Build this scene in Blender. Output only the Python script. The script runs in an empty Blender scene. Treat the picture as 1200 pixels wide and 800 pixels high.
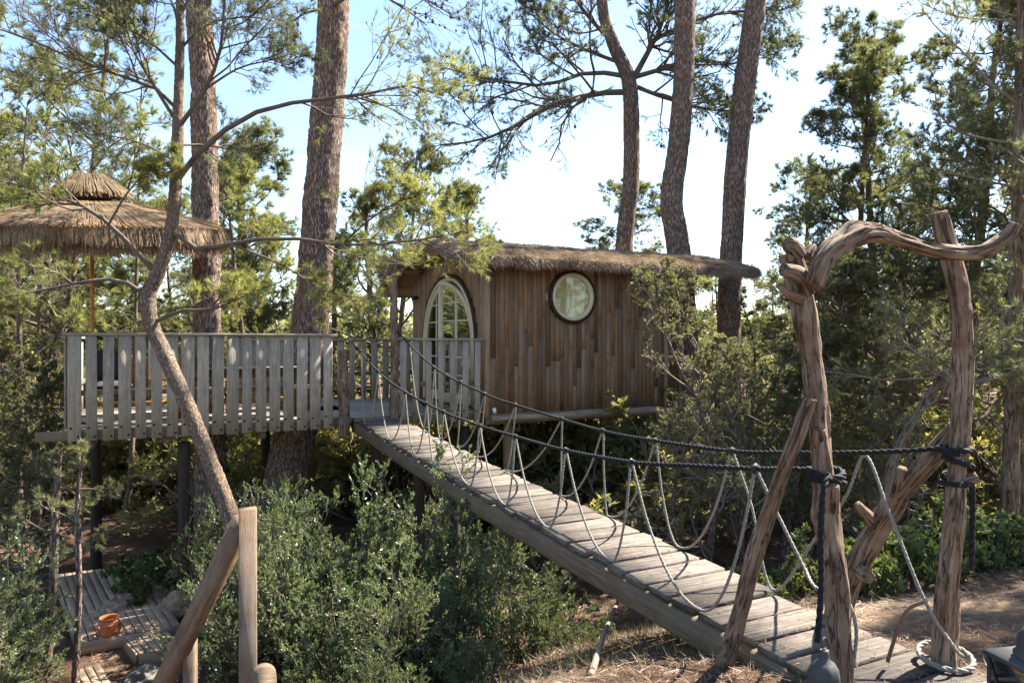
import bpy, math
import numpy as np
from mathutils import Matrix, Vector

# ------------------------------------------------------------------ camera, sky, sun, exposure
SC = bpy.context.scene
COL = SC.collection
FPX, CXP, CYP = 860.0, 600.0, 400.0           # focal length and centre in photo pixels (1200 x 800)
YAW = math.radians(26.7)
CAM = np.array([0.0, 0.0, 1.55])
FW = np.array([math.sin(YAW), math.cos(YAW), 0.0])
RT = np.array([math.cos(YAW), -math.sin(YAW), 0.0])
cam = bpy.data.cameras.new('camera')
cam.sensor_width = 36.0
cam.lens = 36.0 * FPX / 1200.0
cam.clip_start, cam.clip_end = 0.05, 2000.0
cam_o = bpy.data.objects.new('camera', cam)
COL.objects.link(cam_o)
cam_o.location = CAM
cam_o.rotation_euler = (math.pi / 2, 0, -YAW)
SC.camera = cam_o

SUN_EL, SUN_AZ = math.radians(50), math.radians(85)    # azimuth clockwise from +Y
world = bpy.data.worlds.new('World')
SC.world = world
world.use_nodes = True
wn, wl = world.node_tree.nodes, world.node_tree.links
bg = wn['Background']
sky = wn.new('ShaderNodeTexSky')
sky.sky_type = 'NISHITA'
sky.sun_disc = False
sky.sun_elevation = SUN_EL
sky.sun_rotation = SUN_AZ
sky.air_density, sky.dust_density, sky.ozone_density = 1.0, 0.5, 1.8
tcw = wn.new('ShaderNodeTexCoord')
mpw = wn.new('ShaderNodeMapping')
mpw.inputs['Scale'].default_value = (1.0, 1.0, 3.2)
nzw = wn.new('ShaderNodeTexNoise')
nzw.inputs['Scale'].default_value = 2.3
nzw.inputs['Detail'].default_value = 7
nzw.inputs['Roughness'].default_value = 0.6
nzw.inputs['Distortion'].default_value = 0.5
crw = wn.new('ShaderNodeValToRGB')
crw.color_ramp.elements[0].position = 0.56
crw.color_ramp.elements[0].color = (0, 0, 0, 1)
crw.color_ramp.elements[1].position = 0.80
crw.color_ramp.elements[1].color = (0.35, 0.35, 0.35, 1)
mxw = wn.new('ShaderNodeMixRGB')
mxw.inputs['Color2'].default_value = (5.5, 5.7, 6.0, 1)      # thin high cloud
wl.new(tcw.outputs['Generated'], mpw.inputs['Vector'])
wl.new(mpw.outputs['Vector'], nzw.inputs['Vector'])
wl.new(nzw.outputs['Fac'], crw.inputs['Fac'])
wl.new(crw.outputs['Color'], mxw.inputs['Fac'])
wl.new(sky.outputs['Color'], mxw.inputs['Color1'])
wl.new(mxw.outputs['Color'], bg.inputs['Color'])
bg.inputs['Strength'].default_value = 0.073

sun = bpy.data.lights.new('sun', 'SUN')
sun.energy = 5.0
sun.angle = math.radians(0.6)
sun.color = (1.0, 0.93, 0.82)
sun_o = bpy.data.objects.new('sun', sun)
COL.objects.link(sun_o)
sd = Vector((math.sin(SUN_AZ) * math.cos(SUN_EL), math.cos(SUN_AZ) * math.cos(SUN_EL), math.sin(SUN_EL)))
sun_o.rotation_euler = sd.to_track_quat('Z', 'Y').to_euler()
sun_o.location = (20, 5, 30)

SC.view_settings.view_transform = 'Standard'
SC.view_settings.look = 'None'
SC.view_settings.gamma = 1.0
SC.view_settings.exposure = 2.38
SC.view_settings.use_curve_mapping = False
try:
    SC.cycles.max_bounces = 6
    SC.cycles.diffuse_bounces = 3
    SC.cycles.glossy_bounces = 2
    SC.cycles.transmission_bounces = 4
    SC.cycles.transparent_max_bounces = 6
    SC.cycles.sample_clamp_indirect = 6.0
except Exception:
    pass

# ------------------------------------------------------------------ pixel -> place helpers
def PX(px, py, d):
    return CAM + FW * d + RT * ((px - CXP) / FPX * d) + np.array([0, 0, (CYP - py) / FPX * d])
def onX(px, py, X):
    a = (px - CXP) / FPX
    return PX(px, py, X / (FW[0] + a * RT[0]))
def onY(px, py, Y):
    a = (px - CXP) / FPX
    return PX(px, py, Y / (FW[1] + a * RT[1]))
def onZ(px, py, Z):
    return PX(px, py, (CAM[2] - Z) * FPX / (py - CYP))
def smooth(a, b, x):
    t = np.clip((x - a) / (b - a), 0, 1)
    return t * t * (3 - 2 * t)

# ------------------------------------------------------------------ numpy noise
def _hash(ix, iy, iz, s):
    h = (ix * 374761393 + iy * 668265263 + iz * 2147483647 + s * 1274126177) & 0xffffffff
    h = ((h ^ (h >> 13)) * 1274126177) & 0xffffffff
    h = ((h ^ (h >> 15)) * 2246822519) & 0xffffffff
    return ((h ^ (h >> 16)) & 0xffffff) / float(0xffffff)
def vnoise(p, s=0):
    p = np.asarray(p, float)
    i = np.floor(p).astype(np.int64)
    f = p - i
    u = f * f * (3 - 2 * f)
    r = 0
    for dx in (0, 1):
        for dy in (0, 1):
            for dz in (0, 1):
                w = (u[..., 0] if dx else 1 - u[..., 0]) * (u[..., 1] if dy else 1 - u[..., 1]) * (u[..., 2] if dz else 1 - u[..., 2])
                r = r + w * _hash(i[..., 0] + dx, i[..., 1] + dy, i[..., 2] + dz, s)
    return r
def fbm(p, o=4, s=0):
    p = np.asarray(p, float)
    a, t, r = 0.5, 0, 0
    for k in range(o):
        r = r + a * vnoise(p * 2 ** k, s + k)
        t += a
        a *= 0.5
    return r / t
def worley(p, s=0):
    i = np.floor(p).astype(np.int64)
    d1 = np.full(p.shape[:-1], 9.0)
    d2 = d1.copy()
    for dx in (-1, 0, 1):
        for dy in (-1, 0, 1):
            for dz in (-1, 0, 1):
                c = i + np.array([dx, dy, dz])
                o = np.stack([_hash(c[..., 0], c[..., 1], c[..., 2], s + q) for q in range(3)], -1)
                d = np.linalg.norm(c + o - p, axis=-1)
                m = d < d1
                d2 = np.where(m, d1, np.minimum(d2, d))
                d1 = np.where(m, d, d1)
    return d1, d2

# ------------------------------------------------------------------ mesh helpers
def mesh(name, V, F, mat=None, tc=None, smooth_=False):
    """V (n,3); F list of int arrays (k,3) / (k,4) or of plain index lists; tc optional per-vertex coordinate."""
    V = np.asarray(V, np.float32)
    loops, sizes = [], []
    for a in F:
        if isinstance(a, np.ndarray) and a.ndim == 2:
            if len(a):
                loops.append(a.reshape(-1))
                sizes.append(np.full(len(a), a.shape[1]))
        else:
            loops.append(np.asarray(a))
            sizes.append(np.array([len(a)]))
    loops = np.concatenate(loops).astype(np.int32)
    sizes = np.concatenate(sizes).astype(np.int32)
    me = bpy.data.meshes.new(name)
    me.vertices.add(len(V))
    me.vertices.foreach_set('co', V.reshape(-1))
    me.loops.add(len(loops))
    me.loops.foreach_set('vertex_index', loops)
    me.polygons.add(len(sizes))
    st = np.zeros(len(sizes), np.int32)
    st[1:] = np.cumsum(sizes)[:-1]
    me.polygons.foreach_set('loop_start', st)
    me.polygons.foreach_set('loop_total', sizes)
    if smooth_:
        me.polygons.foreach_set('use_smooth', np.ones(len(sizes), bool))
    if tc is not None:
        at = me.attributes.new('tc', 'FLOAT_VECTOR', 'POINT')
        at.data.foreach_set('vector', np.asarray(tc, np.float32).reshape(-1))
    me.update(calc_edges=True)
    if mat is not None:
        me.materials.append(mat)
    return me

class MB:
    def __init__(s):
        s.V, s.F, s.T, s.n = [], [], [], 0
    def add(s, V, F, tc=None):
        V = np.asarray(V, float)
        for a in F:
            s.F.append(np.asarray(a) + s.n)
        s.V.append(V)
        s.T.append(V if tc is None else tc)
        s.n += len(V)
        return s
    def data(s):
        return np.concatenate(s.V), s.F, np.concatenate(s.T)
    def mesh(s, name, mat, smooth_=False):
        V, F, T = s.data()
        return mesh(name, V, F, mat, T, smooth_)

_cr = np.random.default_rng(5)
def recolor(o):      # two random numbers per object for the materials
    o.color = (_cr.random(), _cr.random(), 1, 1)
def put(name, me, parent=None, matrix=None, label=None, cat=None, group=None, kind=None):
    o = bpy.data.objects.new(name, me)
    COL.objects.link(o)
    recolor(o)
    if matrix is not None:
        o.matrix_basis = matrix
    if parent is not None:
        o.parent = parent
        o.matrix_parent_inverse = Matrix.Translation(-parent.location)
    tag(o, label, cat, group, kind)
    return o
def tag(o, label=None, cat=None, group=None, kind=None):
    if label: o['label'] = label
    if cat: o['category'] = cat
    if group: o['group'] = group
    if kind: o['kind'] = kind
    return o
def thing(name, loc, label, cat, group=None):
    o = bpy.data.objects.new(name, None)
    COL.objects.link(o)
    o.empty_display_size = 0.2
    o.location = Vector([float(v) for v in loc])
    return tag(o, label, cat, group)
def sub(name, me, part, matrix=None, **k):
    """child of a part that sits in world coordinates (its own matrix may be set)"""
    o = bpy.data.objects.new(name, me)
    COL.objects.link(o)
    if matrix is not None:
        o.matrix_basis = matrix
    o.parent = part
    m = part.matrix_parent_inverse @ part.matrix_basis
    if part.parent is not None:
        m = Matrix.Translation(part.parent.location) @ m
    o.matrix_parent_inverse = m.inverted()
    tag(o, **k)
    return o

_cache = {}
def plank_mesh(L, W, T, var, mat, ch=0.006, warp=0.004, nx=3):
    key = (round(L, 2), round(W, 3), round(T, 3), var, mat.name, ch)
    if key in _cache:
        return _cache[key]
    r = np.random.default_rng(abs(hash((key[0], key[1], key[2], var))) % 2 ** 31)
    c = min(ch, W * 0.3, T * 0.3)
    w, t = W / 2, T / 2
    ring = np.array([(-w + c, -t), (w - c, -t), (w, -t + c), (w, t - c), (w - c, t), (-w + c, t), (-w, t - c), (-w, -t + c)])
    V = []
    for k in range(nx):
        s = k / (nx - 1)
        off = r.normal(0, warp, 2) * (0.4 if k in (0, nx - 1) else 1)
        R = ring * (1 + r.normal(0, 0.008, ring.shape)) + off * np.array([0.6, 0.35])
        x = L * s + (r.normal(0, warp, 8) * 1.2 if k in (0, nx - 1) else 0)
        V.append(np.column_stack([np.full(8, 0.0) + x, R]))
    V = np.concatenate(V)
    F = []
    for k in range(nx - 1):
        i = np.arange(8)
        j = (i + 1) % 8
        F.append(np.column_stack([k * 8 + i, k * 8 + j, k * 8 + 8 + j, k * 8 + 8 + i])[:, ::-1])
    F.append(list(range(8)))
    F.append(list(range((nx - 1) * 8 + 7, (nx - 1) * 8 - 1, -1)))
    me = mesh('board', V, F, mat)
    _cache[key] = me
    return me
def frame_mat(p0, p1, up):
    """local x along p0->p1, local z near up, origin p0"""
    p0, p1, up = (np.asarray(v, float) for v in (p0, p1, up))
    x = p1 - p0
    L = np.linalg.norm(x)
    x = x / L
    y = np.cross(up, x)
    y /= np.linalg.norm(y)
    z = np.cross(x, y)
    M = Matrix(((x[0], y[0], z[0], p0[0]), (x[1], y[1], z[1], p0[1]), (x[2], y[2], z[2], p0[2]), (0, 0, 0, 1)))
    return M, L
_vc = [0]
def board(name, p0, p1, W, T, mat, parent, up=(0, 0, 1), ch=0.006, warp=0.004, var=None, **k):
    M, L = frame_mat(p0, p1, up)
    _vc[0] += 1
    me = plank_mesh(L, W, T, (_vc[0] % 5) if var is None else var, mat, ch, warp)
    sx = L / round(L, 2)
    return put(name, me, parent, M @ Matrix.Scale(sx, 4, (1, 0, 0)), **k)

def catmull(P, n):
    P = np.asarray(P, float)
    if len(P) == 2:
        P = np.array([P[0], (P[0] + P[1]) / 2, P[1]])
    Q = np.vstack([2 * P[0] - P[1], P, 2 * P[-1] - P[-2]])
    seg = np.linalg.norm(np.diff(P[:, :3], axis=0), axis=1)
    cs = np.concatenate([[0], np.cumsum(seg)])
    t = np.linspace(0, cs[-1], n)
    k = np.clip(np.searchsorted(cs, t, 'right') - 1, 0, len(P) - 2)
    u = ((t - cs[k]) / np.maximum(seg[k], 1e-9))[:, None]
    a, b, c, d = Q[k], Q[k + 1], Q[k + 2], Q[k + 3]
    return 0.5 * (2 * b + (c - a) * u + (2 * a - 5 * b + 4 * c - d) * u ** 2 + (3 * b - a - 3 * c + d) * u ** 3)

def tubes(P, R, n):
    """batch of tubes: P (B,m,3), R (B,m) -> V, quads, tc"""
    B, m, _ = P.shape
    T = np.gradient(P, axis=1)
    T /= np.linalg.norm(T, axis=2, keepdims=True) + 1e-12
    N = np.zeros_like(P)
    a = np.where(np.abs(T[:, 0, 2:3]) > 0.9, np.array([[1.0, 0, 0]]), np.array([[0, 0, 1.0]]))
    v = np.cross(T[:, 0], a)
    v /= np.linalg.norm(v, axis=1, keepdims=True)
    for k in range(m):
        v = v - T[:, k] * np.sum(v * T[:, k], 1, keepdims=True)
        v /= np.linalg.norm(v, axis=1, keepdims=True) + 1e-12
        N[:, k] = v
    Bn = np.cross(T, N)
    th = np.arange(n) / n * 2 * np.pi
    cs, sn = np.cos(th), np.sin(th)
    D = N[:, :, None] * cs[None, None, :, None] + Bn[:, :, None] * sn[None, None, :, None]
    V = P[:, :, None] + D * R[:, :, None, None]
    s = np.concatenate([np.zeros((B, 1)), np.cumsum(np.linalg.norm(np.diff(P, axis=1), axis=2), 1)], 1)
    rm = R.max(1)[:, None, None]
    tc = np.stack([cs[None, None] * rm + np.zeros((B, m, n)), sn[None, None] * rm + np.zeros((B, m, n)),
                   s[:, :, None] + np.zeros((B, m, n))], -1)
    tc += (np.arange(B) * 3.7 % 97)[:, None, None, None]
    idx = np.arange(B * m * n).reshape(B, m, n)
    q = np.stack([idx[:, :-1], np.roll(idx, -1, 2)[:, :-1], np.roll(idx, -1, 2)[:, 1:], idx[:, 1:]], -1).reshape(-1, 4)
    return V, D, q, tc
def tube(path, rad, n=12, disp=None, cap=True, m=None, mb=None):
    path = np.asarray(path, float)
    rad = np.asarray(rad, float) * np.ones(len(path))
    if m:
        PR = catmull(np.column_stack([path, rad]), m)
        path, rad = PR[:, :3], PR[:, 3]
    V, D, q, tc = tubes(path[None], rad[None], n)
    if disp is not None:
        V = V + D * disp(tc)[..., None]
    V = V.reshape(-1, 3)
    tc = tc.reshape(-1, 3)
    F = [q]
    if cap:
        k = len(path)
        V = np.vstack([V, path[0], path[-1]])
        tc = np.vstack([tc, tc[0] * [0, 0, 1], tc[-1] * [0, 0, 1]])
        i = np.arange(n)
        j = (i + 1) % n
        F.append(np.column_stack([np.full(n, k * n), j, i]))
        F.append(np.column_stack([np.full(n, k * n + 1), (k - 1) * n + i, (k - 1) * n + j]))
    if mb is None:
        mb = MB()
    mb.add(V, F, tc)
    return mb
def lathe(prof, n=24, center=(0, 0, 0), mb=None, closed=False):
    prof = np.asarray(prof, float)
    th = np.arange(n) / n * 2 * np.pi
    m = len(prof)
    V = np.stack([prof[:, 0:1] * np.cos(th), prof[:, 0:1] * np.sin(th), prof[:, 1:2] + 0 * th], -1).reshape(-1, 3) + np.asarray(center)
    idx = np.arange(m * n).reshape(m, n)
    q = np.stack([idx[:-1], np.roll(idx, -1, 1)[:-1], np.roll(idx, -1, 1)[1:], idx[1:]], -1).reshape(-1, 4)
    mb = mb or MB()
    mb.add(V, [q])
    return mb

# ------------------------------------------------------------------ materials
def newmat(name):
    m = bpy.data.materials.new(name)
    m.use_nodes = True
    nt = m.node_tree
    return m, nt.nodes, nt.links, nt.nodes['Principled BSDF']
def ramp(n, stops):
    r = n.new('ShaderNodeValToRGB')
    e = r.color_ramp.elements
    while len(e) < len(stops):
        e.new(0.5)
    for x, (p, c) in zip(e, stops):
        x.position = p
        x.color = (*c, 1)
    return r
def vmath(n, l, op, a, b):
    x = n.new('ShaderNodeVectorMath')
    x.operation = op
    for i, v in enumerate((a, b)):
        if hasattr(v, 'links'):
            l.new(v, x.inputs[i])
        elif isinstance(v, (tuple, list)):
            x.inputs[i].default_value = v
        else:
            x.inputs[i].default_value = (v, v, v)
    return x.outputs[0]
def noise(n, l, vec, scale, detail=5, rough=0.6, dist=0.0):
    x = n.new('ShaderNodeTexNoise')
    x.inputs['Scale'].default_value = scale
    x.inputs['Detail'].default_value = detail
    x.inputs['Roughness'].default_value = rough
    x.inputs['Distortion'].default_value = dist
    l.new(vec, x.inputs['Vector'])
    return x.outputs['Fac']
def mix(n, l, fac, a, b, mode='MIX'):
    x = n.new('ShaderNodeMixRGB')
    x.blend_type = mode
    for i, v in zip(('Fac', 'Color1', 'Color2'), (fac, a, b)):
        if hasattr(v, 'links'):
            l.new(v, x.inputs[i])
        elif i == 'Fac':
            x.inputs[i].default_value = v
        else:
            x.inputs[i].default_value = (*v, 1)
    return x.outputs[0]
def bump(n, l, h, strength, dist, b):
    x = n.new('ShaderNodeBump')
    x.inputs['Strength'].default_value = strength
    x.inputs['Distance'].default_value = dist
    l.new(h, x.inputs['Height'])
    l.new(x.outputs[0], b.inputs['Normal'])
    return x
def rnd_value(n, l, lo, hi):
    oi = n.new('ShaderNodeObjectInfo')
    mr = n.new('ShaderNodeMapRange')
    mr.inputs['To Min'].default_value = lo
    mr.inputs['To Max'].default_value = hi
    sp = n.new('ShaderNodeSeparateColor')
    l.new(oi.outputs['Color'], sp.inputs[0])
    l.new(sp.outputs[0], mr.inputs['Value'])
    return sp.outputs[1], mr.outputs[0]

def wood(name, dark, mid, light, lo=0.75, hi=1.15, rough=0.8, grain=(1.2, 26, 26), spots=0.25, bumps=0.5, coord='Object', stain=None):
    m, n, l, b = newmat(name)
    if coord == 'tc':
        a = n.new('ShaderNodeAttribute')
        a.attribute_name = 'tc'
        src = a.outputs['Vector']
        grain = (grain[1], grain[2], grain[0])
    else:
        src = n.new('ShaderNodeTexCoord').outputs['Object']
    rnd, val = rnd_value(n, l, lo, hi)
    off = n.new('ShaderNodeMath')
    off.operation = 'MULTIPLY'
    off.inputs[1].default_value = 37.0
    l.new(rnd, off.inputs[0])
    src = vmath(n, l, 'ADD', src, off.outputs[0])
    g = noise(n, l, vmath(n, l, 'MULTIPLY', src, grain), 2.0, 7, 0.65, 0.6)
    fine = noise(n, l, vmath(n, l, 'MULTIPLY', src, tuple(v * 4 for v in grain)), 3.0, 4, 0.7)
    sp = noise(n, l, src, 5.0, 5, 0.65)
    r = ramp(n, [(0.25, dark), (0.5, mid), (0.78, light)])
    l.new(g, r.inputs['Fac'])
    fr = ramp(n, [(0.35, (0.55, 0.55, 0.55)), (0.65, (1.1, 1.1, 1.1))])
    l.new(fine, fr.inputs['Fac'])
    c = mix(n, l, 0.7, r.outputs['Color'], fr.outputs['Color'], 'MULTIPLY')
    sr = ramp(n, [(0.45, (1, 1, 1)), (0.75, (1 - spots, 1 - spots, 1 - spots * 0.95))])
    l.new(sp, sr.inputs['Fac'])
    c = mix(n, l, 1.0, c, sr.outputs['Color'], 'MULTIPLY')
    if stain:
        s2 = noise(n, l, src, 1.7, 4, 0.6)
        s2r = ramp(n, [(0.45, (0, 0, 0)), (0.65, (1, 1, 1))])
        l.new(s2, s2r.inputs['Fac'])
        c = mix(n, l, s2r.outputs['Color'], c, mix(n, l, 0.6, c, stain))
    vv = n.new('ShaderNodeCombineColor')
    for i in range(3):
        l.new(val, vv.inputs[i])
    c = mix(n, l, 1.0, c, vv.outputs[0], 'MULTIPLY')
    l.new(c, b.inputs['Base Color'])
    b.inputs['Roughness'].default_value = rough
    b.inputs['Specular IOR Level'].default_value = 0.25
    hs = mix(n, l, 0.5, g, fine)
    bump(n, l, hs, bumps, 0.006, b)
    return m

def cracked(name, crack, c1, c2, silver):
    m, n, l, b = newmat(name)
    a = n.new('ShaderNodeAttribute')
    a.attribute_name = 'tc'
    src = a.outputs['Vector']
    wob = n.new('ShaderNodeTexNoise')
    wob.inputs['Scale'].default_value = 5.0
    wob.inputs['Detail'].default_value = 3.0
    l.new(src, wob.inputs['Vector'])
    src2 = vmath(n, l, 'ADD', src, vmath(n, l, 'MULTIPLY', wob.outputs['Color'], 0.045))
    g = noise(n, l, vmath(n, l, 'MULTIPLY', src2, (30, 30, 3.2)), 2.0, 9, 0.75, 0.5)
    big = noise(n, l, vmath(n, l, 'MULTIPLY', src2, (10, 10, 1.0)), 2.4, 4, 0.55, 0.3)
    patch = noise(n, l, src, 4.0, 5, 0.65)
    r = ramp(n, [(0.30, c1), (0.52, c2), (0.74, silver)])
    l.new(g, r.inputs['Fac'])
    pr = ramp(n, [(0.38, (0.72, 0.62, 0.52)), (0.62, (1.08, 1.06, 1.04))])
    l.new(patch, pr.inputs['Fac'])
    c = mix(n, l, 1.0, r.outputs['Color'], pr.outputs['Color'], 'MULTIPLY')
    cr = ramp(n, [(0.455, (0, 0, 0)), (0.495, (1, 1, 1)), (0.505, (1, 1, 1)), (0.545, (0, 0, 0))])
    l.new(big, cr.inputs['Fac'])
    cm = n.new('ShaderNodeMath')
    cm.operation = 'MULTIPLY'
    l.new(cr.outputs['Color'], cm.inputs[0])
    fr2 = ramp(n, [(0.35, (0, 0, 0)), (0.6, (1, 1, 1))])
    l.new(noise(n, l, vmath(n, l, 'MULTIPLY', src, (8, 8, 3)), 3.0, 4, 0.6), fr2.inputs['Fac'])
    l.new(fr2.outputs['Color'], cm.inputs[1])
    c = mix(n, l, cm.outputs[0], c, crack)
    fg = ramp(n, [(0.30, (0.35, 0.3, 0.26)), (0.44, (1, 1, 1))])
    l.new(g, fg.inputs['Fac'])
    c = mix(n, l, 0.8, c, fg.outputs['Color'], 'MULTIPLY')
    l.new(c, b.inputs['Base Color'])
    b.inputs['Roughness'].default_value = 0.85
    b.inputs['Specular IOR Level'].default_value = 0.2
    h = n.new('ShaderNodeMath')
    h.operation = 'SUBTRACT'
    l.new(g, h.inputs[0])
    l.new(cm.outputs[0], h.inputs[1])
    bump(n, l, h.outputs[0], 1.0, 0.012, b)
    return m

def bark(name, deep, mid, plate, sc=(16, 16, 5), bumps=0.9, tint=None):
    m, n, l, b = newmat(name)
    a = n.new('ShaderNodeAttribute')
    a.attribute_name = 'tc'
    src = a.outputs['Vector']
    w = vmath(n, l, 'MULTIPLY', src, sc)
    wob = n.new('ShaderNodeTexNoise')
    wob.inputs['Scale'].default_value = 1.3
    wob.inputs['Detail'].default_value = 5.0
    l.new(w, wob.inputs['Vector'])
    w2 = vmath(n, l, 'ADD', w, vmath(n, l, 'MULTIPLY', wob.outputs['Color'], 1.9))
    v = n.new('ShaderNodeTexVoronoi')
    v.feature = 'DISTANCE_TO_EDGE'
    v.inputs['Scale'].default_value = 1.0
    l.new(w2, v.inputs['Vector'])
    f = noise(n, l, vmath(n, l, 'MULTIPLY', src, tuple(s * 2.2 for s in sc)), 2.0, 6, 0.7)
    er = ramp(n, [(0.0, deep), (0.10, mid), (0.34, plate)])
    l.new(v.outputs['Distance'], er.inputs['Fac'])
    fr = ramp(n, [(0.3, (0.6, 0.58, 0.56)), (0.7, (1.25, 1.22, 1.18))])
    l.new(f, fr.inputs['Fac'])
    c = mix(n, l, 0.85, er.outputs['Color'], fr.outputs['Color'], 'MULTIPLY')
    big = noise(n, l, src, 1.3, 3, 0.6)
    br = ramp(n, [(0.4, (1, 1, 1)), (0.7, tint or (1.2, 1.0, 0.85))])
    l.new(big, br.inputs['Fac'])
    c = mix(n, l, 0.7, c, br.outputs['Color'], 'MULTIPLY')
    l.new(c, b.inputs['Base Color'])
    b.inputs['Roughness'].default_value = 0.9
    b.inputs['Specular IOR Level'].default_value = 0.15
    h = n.new('ShaderNodeMath')
    h.operation = 'ADD'
    mr = n.new('ShaderNodeMapRange')
    mr.inputs['From Max'].default_value = 0.25
    l.new(v.outputs['Distance'], mr.inputs['Value'])
    l.new(mr.outputs[0], h.inputs[0])
    l.new(f, h.inputs[1])
    bump(n, l, h.outputs[0], bumps, 0.012, b)
    return m

def leaf(name, c1, c2, c3, trans=0.4, rough=0.5, scale=1.6, spec=0.3, tcol=None):
    m, n, l, b = newmat(name)
    src = n.new('ShaderNodeTexCoord').outputs['Object']
    rnd, val = rnd_value(n, l, 0.8, 1.2)
    off = n.new('ShaderNodeMath')
    off.operation = 'MULTIPLY'
    off.inputs[1].default_value = 53.0
    l.new(rnd, off.inputs[0])
    s2 = vmath(n, l, 'ADD', src, off.outputs[0])
    g = noise(n, l, s2, scale, 3, 0.6)
    f = noise(n, l, s2, 30.0, 2, 0.6)
    av = n.new('ShaderNodeMath')
    av.operation = 'MULTIPLY_ADD'
    av.inputs[1].default_value = 0.45
    l.new(f, av.inputs[0])
    g2 = n.new('ShaderNodeMath')
    g2.operation = 'MULTIPLY'
    g2.inputs[1].default_value = 0.55
    l.new(g, g2.inputs[0])
    l.new(g2.outputs[0], av.inputs[2])
    r = ramp(n, [(0.36, c1), (0.5, c2), (0.64, c3)])
    l.new(av.outputs[0], r.inputs['Fac'])
    vv = n.new('ShaderNodeCombineColor')
    for i in range(3):
        l.new(val, vv.inputs[i])
    c = mix(n, l, 1.0, r.outputs['Color'], vv.outputs[0], 'MULTIPLY')
    l.new(c, b.inputs['Base Color'])
    b.inputs['Roughness'].default_value = rough
    b.inputs['Specular IOR Level'].default_value = spec
    t = n.new('ShaderNodeBsdfTranslucent')
    tc_ = mix(n, l, 1.0, c, tcol or (1.45, 1.45, 0.8), 'MULTIPLY')
    l.new(tc_, t.inputs['Color'])
    ms = n.new('ShaderNodeMixShader')
    ms.inputs['Fac'].default_value = trans
    l.new(b.outputs[0], ms.inputs[1])
    l.new(t.outputs[0], ms.inputs[2])
    l.new(ms.outputs[0], n['Material Output'].inputs['Surface'])
    return m

def plain(name, col, rough=0.6, metal=0.0, var=0.15, scale=20, spec=0.4, coord='Object', bumps=0.0):
    m, n, l, b = newmat(name)
    src = n.new('ShaderNodeTexCoord').outputs[coord]
    f = noise(n, l, src, scale, 5, 0.65)
    r = ramp(n, [(0.3, tuple(c * (1 - var) for c in col)), (0.7, tuple(c * (1 + var) for c in col))])
    l.new(f, r.inputs['Fac'])
    l.new(r.outputs['Color'], b.inputs['Base Color'])
    b.inputs['Roughness'].default_value = rough
    b.inputs['Metallic'].default_value = metal
    b.inputs['Specular IOR Level'].default_value = spec
    if bumps:
        bump(n, l, f, bumps, 0.01, b)
    return m
def glass(name, tint, clear=0.55, rough=0.03):
    m, n, l, b = newmat(name)
    tr = n.new('ShaderNodeBsdfTransparent')
    tr.inputs['Color'].default_value = (*tint, 1)
    gl = n.new('ShaderNodeBsdfGlossy')
    gl.inputs['Roughness'].default_value = rough
    gl.inputs['Color'].default_value = (0.9, 0.95, 0.95, 1)
    fr = n.new('ShaderNodeFresnel')
    fr.inputs['IOR'].default_value = 1.5
    mr = n.new('ShaderNodeMapRange')
    mr.inputs['To Min'].default_value = 1 - clear
    mr.inputs['To Max'].default_value = 1.0
    l.new(fr.outputs[0], mr.inputs['Value'])
    ms = n.new('ShaderNodeMixShader')
    l.new(mr.outputs[0], ms.inputs['Fac'])
    l.new(tr.outputs[0], ms.inputs[1])
    l.new(gl.outputs[0], ms.inputs[2])
    l.new(ms.outputs[0], n['Material Output'].inputs['Surface'])
    return m

M = {}
M['grey_wood'] = wood('weathered grey timber', (0.21, 0.17, 0.122), (0.385, 0.328, 0.25), (0.53, 0.46, 0.365), 0.82, 1.12, 0.85)
M['bridge_wood'] = wood('silvered bridge timber', (0.05, 0.04, 0.032), (0.138, 0.114, 0.092), (0.265, 0.23, 0.192), 0.48, 1.2, 0.85, spots=0.4, bumps=0.8)
M['beam_wood'] = wood('old stained beam timber', (0.10, 0.07, 0.04), (0.20, 0.15, 0.095), (0.30, 0.235, 0.15), 0.85, 1.1, 0.85, stain=(0.12, 0.12, 0.05))
M['cabin_wood'] = wood('brown cladding timber', (0.12, 0.063, 0.03), (0.265, 0.155, 0.08), (0.39, 0.25, 0.145), 0.55, 1.35, 0.75, stain=(0.16, 0.13, 0.10))
M['front_wood'] = wood('pale brown cladding timber', (0.18, 0.115, 0.065), (0.33, 0.225, 0.14), (0.45, 0.325, 0.215), 0.8, 1.2, 0.75)
M['dark_frame'] = wood('dark window timber', (0.02, 0.012, 0.008), (0.045, 0.025, 0.017), (0.07, 0.04, 0.027), 0.9, 1.1, 0.6)
M['cream'] = plain('cream paint', (0.62, 0.55, 0.36), 0.5, var=0.07, scale=9)
M['new_wood'] = wood('fresh pine timber', (0.075, 0.045, 0.027), (0.165, 0.105, 0.062), (0.27, 0.185, 0.115), 0.9, 1.05, 0.8, spots=0.5, bumps=1.0, stain=(0.20, 0.17, 0.14))
M['path_wood'] = wood('boardwalk timber', (0.26, 0.18, 0.12), (0.42, 0.31, 0.21), (0.55, 0.42, 0.30), 0.85, 1.12, 0.8)
M['orange_wood'] = wood('oiled orange timber', (0.35, 0.15, 0.03), (0.50, 0.24, 0.05), (0.62, 0.33, 0.09), 0.9, 1.1, 0.5)
M['dark_post'] = wood('dark creosoted post', (0.025, 0.018, 0.013), (0.05, 0.036, 0.026), (0.085, 0.06, 0.042), 0.9, 1.1, 0.85, coord='tc')
M['log_beam'] = wood('stained round beam timber', (0.06, 0.043, 0.028), (0.125, 0.094, 0.064), (0.20, 0.155, 0.108), 0.9, 1.1, 0.85, coord='tc', stain=(0.10, 0.092, 0.055))
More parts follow.
